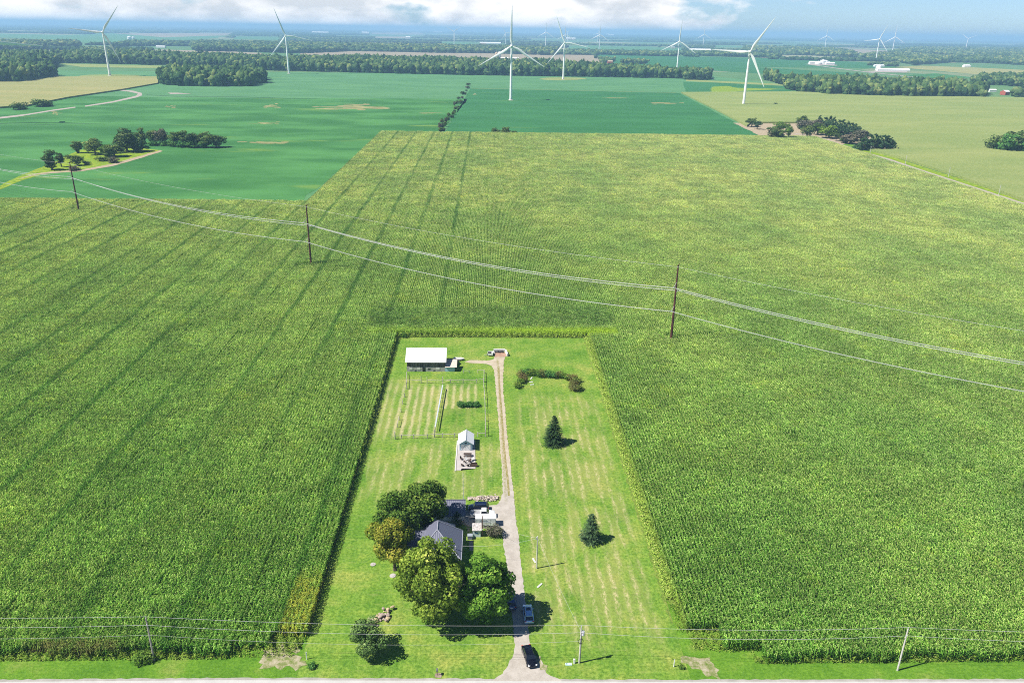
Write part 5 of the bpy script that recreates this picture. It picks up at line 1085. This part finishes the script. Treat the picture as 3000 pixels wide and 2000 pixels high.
# ------------------------------------------------------------------ cars
M_glass = plain('dark_car_glass', (.012, .016, .025), .05, spec=.8, var=.02)
M_light = plain('headlight_glass', (.75, .78, .8), .1, spec=.8); M_tail = plain('tail_light_red', (.45, .02, .02), .2)
def sect(x, hw, zb, zt, crown=.04):
    return [(x, -hw*.90, zb), (x, -hw, zb+.18), (x, -hw*1.0, (zb+zt)/2+.05), (x, -hw*.93, zt-.05), (x, -hw*.80, zt+.0), (x, 0, zt+crown), (x, hw*.80, zt+.0), (x, hw*.93, zt-.05), (x, hw*1.0, (zb+zt)/2+.05), (x, hw, zb+.18), (x, hw*.90, zb)]
def car(label, x, y, ang, col, L_=4.7, Wd=1.84, Hh=1.45, kind='sedan', roofcol=None, sunroof=False, rails=False, metal=.3):
    t = thing('parked_car' if kind != 'suv' else 'parked_suv', label, 'car', (x, y, .07), ang)
    pm = NT('car_paint'); pm = pm.bsdf(col, .25, .5, metal, coat=.8)
    hl = L_/2; hw = Wd/2; hood = .86 if kind == 'sedan' else 1.0; belt = hood+.10
    st = [(-hl, hw*.78, .38, hood-.22), (-hl+.08, hw*.90, .28, hood-.08), (-hl+.35, hw*.98, .22, belt+(.04 if kind == 'sedan' else .05)), (-hl+1.0, hw, .20, belt+.03), (-.4, hw, .20, belt), (.7, hw, .20, belt-.02), (hl-1.15, hw*.99, .21, hood+.0), (hl-.55, hw*.96, .23, hood-.07), (hl-.15, hw*.86, .28, hood-.20), (hl, hw*.70, .38, hood-.34)]
    mb = MB(); mb.loft([sect(a, b_, c, d_) for a, b_, c, d_ in st]); mb.build('body', pm, t, smooth=True)
    # glasshouse
    wf, rf_, rr_, wr = (hl-1.35, .55, -1.05, -hl+.75) if kind == 'sedan' else (hl-1.2, .75, -hl+.62, -hl+.16)
    def g(x_, w_, z_): return [(x_, -w_, z_), (x_, w_, z_)]
    b0, b1, zt = hw*.88, hw*.70, Hh
    rings = [[(wf, -b0, belt-.06), (wf, b0, belt-.06), (wf-.02, b0, belt-.02), (wf-.02, -b0, belt-.02)], [(rf_, -b0, belt-.06), (rf_, b0, belt-.06), (rf_, b1, zt-.04), (rf_, -b1, zt-.04)],
             [(rr_, -b0, belt-.06), (rr_, b0, belt-.06), (rr_, b1, zt-.05), (rr_, -b1, zt-.05)], [(wr, -b0*.95, belt-.06), (wr, b0*.95, belt-.06), (wr, b0*.9, belt+.0), (wr, -b0*.9, belt+.0)]]
    mb = MB(); mb.loft(rings); mb.build('window', M_glass, t)
    mb = MB(); mb.loft([[(rf_+.06, -b1*.96, zt-.07), (rf_+.06, b1*.96, zt-.07), (rf_+.02, b1*.9, zt-.03), (rf_+.02, -b1*.9, zt-.03)], [(rf_-.2, -b1*1.03, zt-.07), (rf_-.2, b1*1.03, zt-.07), (rf_-.2, b1*.93, zt+.01), (rf_-.2, -b1*.93, zt+.01)],
                         [(rr_+.2, -b1*1.03, zt-.07), (rr_+.2, b1*1.03, zt-.07), (rr_+.2, b1*.93, zt+.01), (rr_+.2, -b1*.93, zt+.01)], [(rr_-.05, -b1, zt-.09), (rr_-.05, b1, zt-.09), (rr_-.04, b1*.9, zt-.04), (rr_-.04, -b1*.9, zt-.04)]])
    rp_ = mb.build('roof', pm, t, smooth=True)
    if sunroof: MB().bb(-.35, .45, -.42, .42, zt+.013, zt+.03).build('sunroof', M_glass, rp_)
    if rails:
        for s_ in (-1, 1): MB().tube([(rr_+.25, s_*b1*.9, zt+.05), (rf_-.3, s_*b1*.9, zt+.05)], .025, 6).build('roof_rail', M_rim, rp_)
    for s_ in (-1, 1):
        mb = MB()
        for (xa, za, xb, zb_, wa, wb) in ((wf-.02, belt-.04, rf_, zt-.03, b0, b1), (wr, belt-.02, rr_, zt-.04, b0*.93, b1), (-.25, belt-.05, -.28, zt-.03, b0, b1)):
            mb.tube([(xa, s_*(wa+.01), za), (xb, s_*(wb+.01), zb_)], .04, 5)
        mb.build('pillar', pm, t)
        MB().box((wf-.55, s_*(hw+.08), belt+.06), (.14, .2, .13)).build('mirror', pm, t, .03)
        MB().box((hl-.20, s_*hw*.66, hood-.24), (.28, .34, .13), rz=-s_*.35).build('headlight', M_light, t, .03)
        MB().box((-hl+.10, s_*hw*.72, hood-.12), (.16, .32, .16)).build('tail_light', M_tail, t, .02)
        for xx in (hl-.85, -hl+.85): wheel(t, xx, s_*(hw-.11), .33)
    MB().box((-hl-.005, 0, hood-.28), (.03, .5, .13)).build('number_plate', M_trim, t)
    MB().box((hl-.01, 0, hood-.40), (.06, .8, .14)).build('grille', M_glass, t)
    return t
car('silver blue SUV with dark sunroof parked on the driveway', 7.75, 113.9, rad(92.5), (.38, .55, .78), 4.8, 1.9, 1.68, 'suv', sunroof=True, rails=True, metal=.6)
car('dark navy car half hidden under the green maple', 4.75, 117.6, rad(91), (.03, .08, .20), 4.7, 1.88, 1.6, 'suv')
car('glossy black sedan parked at the road end of the driveway', 7.45, 103.6, rad(-78), (.006, .006, .012), 4.9, 1.86, 1.45, 'sedan')
car('dark blue SUV parked beside the garage', -1.75, 148.2, rad(180), (.01, .02, .06), 4.7, 1.9, 1.7, 'suv', rails=True)
# pickup
t = thing('pickup_truck', 'white pickup truck between the box trailer and the dark SUV', 'pickup', (-.75, 145.6, .07))
mb = MB(); mb.loft([sect(a, b_, c, d_) for a, b_, c, d_ in ((-.35, .96, .35, 1.12), (1.1, .96, .35, 1.12), (1.75, .95, .36, 1.10), (2.4, .90, .40, 1.02), (2.62, .80, .45, .9))]); mb.build('body', M_truckw, t, smooth=True)
MB().loft([[(1.35, -.84, 1.1), (1.35, .84, 1.1), (1.33, .84, 1.14), (1.33, -.84, 1.14)], [(.75, -.84, 1.1), (.75, .84, 1.1), (.75, .70, 1.78), (.75, -.70, 1.78)], [(-.25, -.84, 1.1), (-.25, .84, 1.1), (-.25, .70, 1.78), (-.25, -.70, 1.78)], [(-.42, -.84, 1.1), (-.42, .84, 1.1), (-.42, .8, 1.14), (-.42, -.8, 1.14)]]).build('window', M_glass, t)
MB().bb(-.3, .78, -.74, .74, 1.785, 1.85).build('roof', M_truckw, t, .03)
mb = MB(); mb.bb(-2.7, -.42, -.95, -.87, .55, 1.15); mb.bb(-2.7, -.42, .87, .95, .55, 1.15); mb.bb(-.5, -.42, -.87, .87, .55, 1.15); mb.build('bed_side', M_truckw, t)
MB().bb(-2.72, -2.66, -.87, .87, .55, 1.13).build('tailgate', M_truckw, t)
MB().bb(-2.65, -.5, -.865, .865, .60, .66).build('bed_floor', plain('grey_bed', (.30, .30, .32), .6, var=.3, scale=5), t)
for s_ in (-1, 1):
    MB().bb(.95, 1.1, s_*1.02-.09, s_*1.02+.09, 1.15, 1.32).build('mirror', M_truckw, t)
    MB().box((2.52, s_*.68, .82), (.16, .3, .16)).build('headlight', M_light, t, .02)
    for xx in (1.7, -1.75): wheel(t, xx, s_*.86, .38, .24)
mb = MB()
for s_ in (-1, 1): mb.tube([(1.34, s_*.83, 1.12), (.76, s_*.70, 1.80), (-.25, s_*.70, 1.80), (-.42, s_*.82, 1.12)], .04, 5)
mb.build('pillar', M_truckw, t)
# ------------------------------------------------------------------ fences
M_fence = plain('grey_fence_wood', (.42, .38, .34), .9, var=.25, scale=4)
def fence(label, posts, rails, ph=1.35, pr=.11, tall=(), mat=None, rz=(1.1,)):
    t = thing('rail_fence', label, 'fence', (*G(*posts[0]), 0)); o = t.location.copy()
    pw = [Vector((*G(*p), 0))-o for p in posts]
    for i, p in enumerate(pw):
        MB().tube([p, p+Vector((0, 0, 2.3 if i in tall else ph))], pr, 7).build('post', mat or M_fence, t)
    for i in rails:
        a, b_ = pw[i], pw[i+1]; mb = MB()
        for z in rz: mb.tube([a+Vector((0, -.05, z)), b_+Vector((0, -.05, z))], .065, 5)
        mb.build('rail', mat or M_fence, t)
    return t
fence('grey post and rail fence at the near end of the paddock', [(1157.5, 1287), (1176.5, 1285), (1212, 1284.5), (1252, 1284), (1273, 1281), (1296.5, 1282), (1331.5, 1281), (1345, 1280.5)], [0, 1, 2, 3, 4, 5, 6], tall=(0, 4))
fence('short piece of rail fence right of the small shed', [(1399.6, 1279), (1422.5, 1279), (1423, 1268), (1423, 1256)], [0, 1, 2], tall=(1,))
fence('grey fence with tall gate posts crossing the paddock near the barn', [(1191, 1121), (1234, 1122.5), (1251.5, 1122.5), (1297, 1124), (1319.6, 1122), (1357, 1121.5), (1396, 1121.5), (1417, 1119)], [0, 2, 3, 4, 5, 6], tall=(1, 2, 3))
fence('pale fence along the driveway side of the paddock', [(1418.5, 1094), (1418, 1106), (1417.5, 1120), (1417.5, 1136), (1419, 1152), (1420, 1170), (1421, 1190), (1421.5, 1212), (1422, 1234), (1422.5, 1256)], range(9), ph=1.2, rz=(1.05,))
fence('broken left fence of the paddock with leaning posts', [(1191.5, 1100), (1191, 1140), (1185, 1163), (1180, 1184.5), (1175, 1207), (1169.5, 1230), (1164, 1252), (1158, 1285)], [0, 5], ph=1.25, tall=(1,))
fence('short rail by the barn annex', [(1358, 1092), (1374.5, 1092)], [0], ph=.9, rz=(.8,)); fence('corner rail at the back right of the paddock', [(1400, 1092), (1418, 1092.5)], [0], ph=1.1, rz=(1.0,))
a_, b_ = G(1297, 1141), G(1275, 1265)
t = thing('board_fence', 'pale bluish board topped fence dividing the paddock lengthwise', 'fence', (*a_, 0)); dv = Vector((b_[0]-a_[0], b_[1]-a_[1], 0)); nn = 9
for k in range(nn+1): MB().tube([dv*k/nn+Vector((0, 0, 0)), dv*k/nn+Vector((0, 0, 1.5))], .09, 6).build('post', M_fence, t)
for k in range(nn):
    q0, q1 = dv*k/nn, dv*(k+1)/nn; an_ = math.atan2(dv.y, dv.x); mid = (q0+q1)/2
    MB().box((mid.x, mid.y, 1.53), ((q1-q0).length-.03, .32, .05), rz=an_).build('top_board', plain('pale_blue_grey_boards', (.46, .51, .52), .8), t)
    MB().tube([q0+Vector((0, 0, .7)), q1+Vector((0, 0, .7))], .04, 5).build('rail', M_fence, t)
# ------------------------------------------------------------------ yard things
M_stone = plain('pink_grey_stone', (.36, .28, .24), .9, var=.3, scale=1.5); M_stone2 = plain('tan_stone', (.42, .33, .20), .9, var=.25, scale=1.5)
def rock_mesh(seed, mat):
    r = np.random.default_rng(seed); bV, bF = ICO2; V = bV*np.array([1, .75, .6])*(1+r.normal(0, .10, (len(bV), 1))); V = np.clip(V, -.8, .8); return npmesh('boulder', V, bF, mat)
RM = [rock_mesh(i, M_stone if i % 3 else M_stone2) for i in range(5)]
ax, ay = G(1078, 1826); bx, by = G(1140, 1795); rr_ = random.Random(4)
k = 0
for i in range(58):
    f = rr_.random()**.8; x = ax+(bx-ax)*f+rr_.gauss(0, .28); y = ay+(by-ay)*f+rr_.gauss(0, .62)*(.5+f); s_ = rr_.uniform(.24, .48)
    o = mobj('boulder', RM[i % 5], None, (x, y, s_*.35+(.4 if i % 4 == 0 and f > .4 else 0))); o.scale = (s_*rr_.uniform(.8, 1.5), s_, s_*.8); o.rotation_euler = (rr_.uniform(-.3, .3), rr_.uniform(-.3, .3), rr_.random()*6)
    tag(o, 'pink grey boulder in the stone pile behind the young bushy tree', 'boulder', 'boulders of the stone pile')
# firewood pile
mb = MB(); rr_ = random.Random(8); fx0, fy0 = G(1372, 1464); fx1, fy1 = G(1458, 1462)
for i in range(260):
    f = rr_.random(); x = fx0+(fx1-fx0)*f; hh = .25+.75*math.sin(min(1, f*1.25)*2.4)**2*(.5+.5*f); y = fy0+.3+rr_.gauss(0, .55)*(.5+.6*f); z = rr_.random()*hh*max(0, 1-abs(y-fy0-.3)/1.6)+.1
    an = rr_.gauss(.2, .8); l_ = rr_.uniform(.25, .55); d = Vector((math.cos(an), math.sin(an), rr_.uniform(-.3, .3)))*l_
    mb.tube([Vector((x, y, z))-d*.5, Vector((x, y, z))+d*.5], rr_.uniform(.07, .14), 5)
tag(mb.build('firewood_pile', plain('split_firewood', (.50, .42, .36), .9, var=.45, scale=3)), 'heap of pale split firewood behind the dark blue SUV', 'firewood', kind='stuff')
# block bunker
t = thing('concrete_bin', 'low concrete block enclosure at the far end of the driveway', 'enclosure', (0, 0, 0))
pA, pB, pC = Vector((*G(1446, 1030), 0)), Vector((*G(1480, 1030), 0)), Vector((*G(1487, 1044), 0))
def wallseg(a, b_, h, w, nm):
    d = (b_-a); L_ = d.length; mb = MB(); mb.box(((a.x+b_.x)/2, (a.y+b_.y)/2, h/2), (L_, w, h), rz=math.atan2(d.y, d.x)); return mb.build(nm, M_blk2, t, .03)
wallseg(pA, pB, 1.0, .5, 'back_wall'); wallseg(pB+Vector((.1, -.3, 0)), pC, .98, .5, 'side_wall'); wallseg(pA+Vector((.0, -.3, 0)), pA+Vector((.15, -2.4, 0)), .5, .4, 'side_wall')
sheet('rusty_gravel', [G(1448, 1034), G(1480, 1033), G(1485, 1045), G(1449, 1046)], .075, gravel('reddish_gravel', (.33, .20, .14), (.42, .28, .20)), label='reddish ground inside the concrete enclosure', cat='ground', rag=.1, step=.5)
rr_ = random.Random(2)
mb = MB()
for _ in range(40): mb.box((pA.x+.4+rr_.random()*(pB.x-pA.x-.9), pA.y-.55-rr_.random()*.6, .2+rr_.random()*.3), (rr_.uniform(.15, .5), .2, rr_.uniform(.15, .4)), rz=rr_.random()*3)
tag(mb.build('scrap_heap', plain('dark_scrap', (.06, .05, .055), .8, var=.5, scale=3)), 'dark scrap lying along the back of the concrete enclosure', 'scrap', kind='stuff')
x, y = G(1436.5, 1040)
t = thing('dump_trailer', 'small white trailer with dark scrap beside the concrete enclosure', 'trailer', (x, y, 0))
mb = MB(); mb.bb(-.85, .85, -1.1, -1.0, .4, 1.0); mb.bb(-.85, .85, 1.0, 1.1, .4, 1.0); mb.bb(-.85, -.75, -1.0, 1.0, .4, 1.0); mb.bb(.75, .85, -1.0, 1.0, .4, 1.0); mb.build('side_board', M_trim, t)
MB().bb(-.75, .75, -1.0, 1.0, .4, .5).build('floor', M_block, t)
for s_ in (-1, 1): wheel(t, 0, 0, .28, .18).location = (s_*.95, 0, 0)
mb = MB(); mb.tube([(-.8, -.3, .42), (-2.0, -.6, .3)], .05, 6); mb.build('hitch', M_galv, t)
mb = MB()
for _ in range(12): mb.box((x+rr_.uniform(-.6, .4), y+rr_.uniform(-.6, .8), .65), (rr_.uniform(.1, .4), rr_.uniform(.1, .5), .25), rz=rr_.random()*3)
tag(mb.build('scrap', plain('dark_scrap', (.06, .05, .055))), 'dark scrap lying in the small white trailer', 'scrap', kind='stuff')
x, y = G(1343, 1055)
t = thing('utility_trailer', 'low white covered trailer in the grass right of the barn', 'trailer', (x, y, 0))
MB().loft([[(-1.6, -.7, .4), (-1.6, .7, .4), (-1.6, .7, .8), (-1.6, -.7, .8)], [(1.0, -.7, .4), (1.0, .7, .4), (1.0, .7, .8), (1.0, -.7, .8)], [(1.9, -.15, .45), (1.9, .15, .45), (1.9, .15, .7), (1.9, -.15, .7)]]).build('body', plain('pinkish_white', (.72, .66, .64), .6), t, .04)
for s_ in (-1, 1): wheel(t, .4, s_*.78, .27, .16)
# AC box, stepping stones, small items
x, y = G(1377, 1577)
t = thing('storage_box', 'grey storage box on the walkway left of the little shed', 'box', (x, y, 0)); MB().bb(-.5, .5, -.45, .45, 0, .9).build('body', plain('grey_box', (.22, .24, .27)), t, .02); MB().bb(-.55, .55, -.5, .5, .902, .97).build('lid', plain('grey_lid', (.30, .33, .37)), t, .015)
for i, (px, py) in enumerate([(1354, 1528), (1358.5, 1532), (1363, 1536), (1368, 1539), (1372, 1541), (1372.5, 1548), (1373, 1555)]):
    x, y = G(px, py); mb = MB(); mb.prism([(x+math.cos(a)*.38*random.uniform(.8, 1.1), y+math.sin(a)*.32*random.uniform(.8, 1.1)) for a in np.linspace(0, 5.6, 8)], 0, .07)
    tag(mb.build('stepping_stone', M_stone2), f'{ordw[i]} tan stepping stone of the curved walk from the garage', 'paving stone', 'stepping stones of the curved walk')
sheet('walkway', [G(1374, 1583), G(1385, 1583), G(1387, 1612), G(1375, 1612)], .05, plain('tan_paving', (.44, .34, .24)), label='short tan walkway slab right of the house', cat='path')
for px, py, r_, lab in [(1093, 1653, .55, 'small pale round well cover left of the golden maple'), (1151, 1686, .65, 'pale round concrete ring beside the largest maple')]:
    x, y = G(px, py); t = thing('well_cover', lab, 'cover', (x, y, 0)); MB().tube([(0, 0, .0), (0, 0, .12)], [r_, r_*.97], 20).build('slab', M_conc, t); MB().tube([(0, 0, .12), (0, 0, .18)], [r_*.4, r_*.38], 16).build('lid', M_block, t)
def marker(px, py, label, h=1.3, r_=.09):
    x, y = G(px, py); t = thing('marker_post', label, 'post', (x, y, 0)); MB().tube([(0, 0, 0), (0, 0, h)], r_, 8).build('post', M_trim, t); MB().tube([(0, 0, h), (0, 0, h+.06)], r_*1.15, 8).build('cap', M_galv, t)
marker(899, 1930, 'white marker post at the front left corner of the lawn', 1.5); marker(1974, 1952, 'white marker post at the front right corner of the lawn', 1.5)
x, y = G(1682, 1942)
t = thing('cable_pedestal', 'white utility pedestal beside the transformer pole', 'utility box', (x, y, 0)); MB().bb(-.16, .16, -.14, .14, 0, .95).build('body', M_trim, t, .02); MB().tube([(.05, 0, .95), (.05, 0, 1.5)], .025, 6).build('marker_rod', M_dwood, t)
x, y = G(1666, 1945)
t = thing('septic_cover', 'flat pale blue lid on the grass left of the transformer pole', 'cover', (x, y, 0)); MB().bb(-.55, .55, -.28, .28, 0, .12).build('slab', plain('pale_blue_cover', (.50, .66, .68)), t, .03); MB().tube([(-.32, 0, .122), (-.32, 0, .17)], .11, 12).build('cap', M_dkwin, t)
x, y = G(1281, 1977)
t = thing('mailbox', 'dark mailbox on a post in bare soil at the road edge', 'mailbox', (x, y, 0)); MB().tube([(0, 0, 0), (0, 0, 1.05)], .06, 6).build('post', M_dwood, t); MB().bb(-.14, .14, -.3, .3, 1.052, 1.32).build('box', plain('dark_box', (.12, .13, .14)), t, .04)
sheet('bare_patch', [G(1274, 1973), G(1285, 1969), G(1297, 1973), G(1292, 1984), G(1274, 1983)], .067, gravel('brown_soil', (.24, .18, .13), (.34, .27, .21)), label='bare brown soil around the mailbox', cat='ground', rag=.1, step=.4)
for px, py, lab, a_ in [(1565, 1642, 'pink grey board lying beside the lawn pole', 1.9), (1581, 1715, 'pale board lying in the mown lawn', .9), (1557, 1108, 'white flat stone at the left inside the shrub arc', 1.2), (1556, 1119, 'white stone slab inside the shrub arc', .1), (1559, 1127, 'long white stone edging inside the shrub arc', .15)]:
    x, y = G(px, py); mb = MB(); mb.box((x, y, .08), (1.5 if a_ > .15 else 1.2, .35, .14), rz=a_); tag(mb.build('slab_piece', M_trim if py < 1200 else M_chair, bevel=.02), lab, 'slab')
# ------------------------------------------------------------------ far farm buildings
M_farw = plain('far_white_metal', (.78, .77, .75), .6, var=.04); M_fart = plain('far_tan_metal', (.55, .42, .30), .6); M_farr = plain('far_red_wall', (.42, .10, .07), .8)
def farbarn(px, py, w, d, h, wall, roof, label, rz=0, name='farm_building'):
    x, y = G(px, py); t = thing(name, label, 'farm building', (x, y, 0), rz)
    gable_x(t, -w/2, w/2, 0, d, h, h+d*.22, wall, roof, .3, .3, .15); return t
def dome(px, py, r_, h, label, mat=None, cone=True, name='grain_bin'):
    x, y = G(px, py); t = thing(name, label, 'grain bin' if name == 'grain_bin' else 'silo', (x, y, 0)); MB().tube([(0, 0, 0), (0, 0, h)], r_, 20).build('wall', mat or M_farw, t)
    MB().tube([(0, 0, h), (0, 0, h+r_*.3), (0, 0, h+r_*.5)], [r_, r_*.6, .3], 20).build('roof', mat or M_farw, t, smooth=not cone); return t
farbarn(2618, 209, 96, 16, 4.5, M_farw, M_farw, 'very long white livestock shed on the right with pale yard', rz=-.12)
dome(2570, 207, 6, 12, 'left white silo at the end of the long shed'); dome(2575, 207.5, 5, 13, 'right white silo at the end of the long shed')
farbarn(2577, 196, 34, 14, 4, M_farw, M_farw, 'white domed shed behind the long livestock shed')
farbarn(2383, 188, 26, 16, 6, M_farw, M_farw, 'small white shed left of the white grain bins')
for i, (px, r_, h) in enumerate(((2397, 12, 6), (2410, 10, 12), (2417, 11, 10), (2424, 10, 7))): dome(px, 189, r_, h, f'{ordw[i]} white grain bin of the row beside the dark green field')
farbarn(2433, 190, 32, 16, 5, M_farw, M_farw, 'white rounded shed at the right of the bin row')
sheet('yard', W([(2360, 188), (2385, 186), (2455, 191), (2450, 193), (2380, 191)]), .0, M_grav, label='pale yard under the white bins', cat='yard'); sheet('yard', W([(2535, 210), (2570, 207), (2660, 209), (2655, 213), (2560, 212)]), .0, M_grav, label='pale yard in front of the long shed', cat='yard')
ribbon('farm_road', W([(2370, 189), (2455, 201), (2560, 214), (2700, 228), (2850, 240)]), 16, .02, M_grav, 'pale farm road past the white bins')
farbarn(2951, 279, 11, 12, 6, M_farr, M_farw, 'red barn with white roof at the right edge', rz=.3); farbarn(2909, 270, 14, 9, 3.5, M_farw, M_farw, 'white shed left of the red barn')
farbarn(2890, 242, 26, 12, 4, M_farw, M_farw, 'white roofed house among the loose trees at the right edge', rz=.2)
farbarn(627, 139, 118, 20, 6, M_farw, M_farw, 'long white building in the left distance'); farbarn(470, 141, 40, 16, 6, M_farw, M_farw, 'white building left of the long one in the left distance')
dome(380, 118, 14, 18, 'left of two far white bins behind the left turbine'); dome(391, 117, 12, 14, 'right of two far white bins behind the left turbine')
farbarn(1415, 131.5, 46, 25, 12, M_fart, M_farw, 'orange tan far building left of the central turbine'); farbarn(1445, 130, 110, 25, 8, M_farw, M_farw, 'long pale far building next to the orange one')
dome(1455, 176, 5.5, 24, 'left orange silo in the tree belt', M_fart, name='silo'); dome(1463, 176, 6, 25, 'right pale silo in the tree belt', M_farw, name='silo'); farbarn(1478, 178, 26, 14, 8, M_farw, M_farw, 'pale barn right of the silos in the tree belt'); farbarn(1510, 178, 22, 14, 8, M_farw, M_farw, 'second pale barn right of the silos in the tree belt')
farbarn(2490, 161, 30, 20, 9, M_farw, M_farw, 'white far house at the end of the right wood'); farbarn(2650, 165, 34, 20, 9, M_farw, M_farw, 'white far barn beneath the pink tan strip'); farbarn(2834, 198, 22, 16, 6, M_farw, M_farw, 'tan white farmhouse above the brown field')
farbarn(2857, 166, 30, 25, 12, M_farw, M_farw, 'white far barn below the rightmost turbine'); farbarn(2888, 142, 45, 22, 8, M_farw, M_farw, 'large white far building at the right')
for i, px in enumerate((2035, 2052, 2070)): farbarn(px, 152+i*.3, 50, 30, 10, M_farw, M_farw, f'{ordw[i]} of three pale far sheds left of the near right turbine')
farbarn(2296, 160, 26, 16, 5, M_farw, M_farw, 'left pale shed behind the right turbine'); farbarn(2343, 161, 34, 16, 5, M_farw, M_farw, 'right pale domed shed behind the right turbine')
farbarn(2110, 103.5, 150, 60, 12, M_farw, M_farw, 'white far building above the near right turbine blade'); farbarn(2652, 116, 190, 40, 12, M_farw, M_farw, 'long white building above the leaning turbines'); farbarn(2510, 108.5, 160, 60, 14, M_farw, M_farw, 'pale building near the horizon right of centre')
farbarn(2645, 129, 60, 25, 9, M_farw, M_farw, 'pale building right of the leaning turbine towers'); farbarn(1282, 97, 220, 60, 16, M_farw, M_farw, 'pale long building near the horizon left of centre'); farbarn(938, 99, 260, 60, 16, M_farw, M_farw, 'wide pale buildings far right of the second turbine')
farbarn(1070, 101, 110, 60, 24, M_fart, M_farw, 'tan far building above the tan field'); farbarn(1780, 104, 60, 40, 40, M_farw, M_farw, 'tall white far building beside the overlapping turbines'); farbarn(1790, 107, 120, 60, 26, M_fart, M_farw, 'tan far building beside the overlapping turbines')
farbarn(1195, 119, 40, 30, 26, M_farw, M_farw, 'narrow white far building above the long wood'); farbarn(1672, 118, 110, 50, 16, M_fart, M_farw, 'orange far building right of the ring turbine')
farbarn(1972, 143, 24, 16, 8, M_fart, M_farw, 'small orange far shed at the right tree row'); farbarn(1788, 187, 16, 12, 7, M_farr, M_fart, 'dull red barn in the end of the tree belt')
# ------------------------------------------------------------------ haze
mb = MB(); mb.bb(-39500, 39500, -900, 46500, -1.6, 158); hz = mb.build('haze'); tag(hz, 'thin blue haze over the whole plain', 'haze', kind='stuff')
hm = bpy.data.materials.new('haze'); hm.use_nodes = True; ht = hm.node_tree; ht.nodes.clear(); ho = ht.nodes.new('ShaderNodeOutputMaterial'); pv = ht.nodes.new('ShaderNodeVolumePrincipled')
pv.inputs['Color'].default_value = (.40, .65, 1.0, 1); pv.inputs['Density'].default_value = 1.15e-4; pv.inputs['Anisotropy'].default_value = 0.0
ht.links.new(pv.outputs[0], ho.inputs['Volume']); hz.data.materials.append(hm)
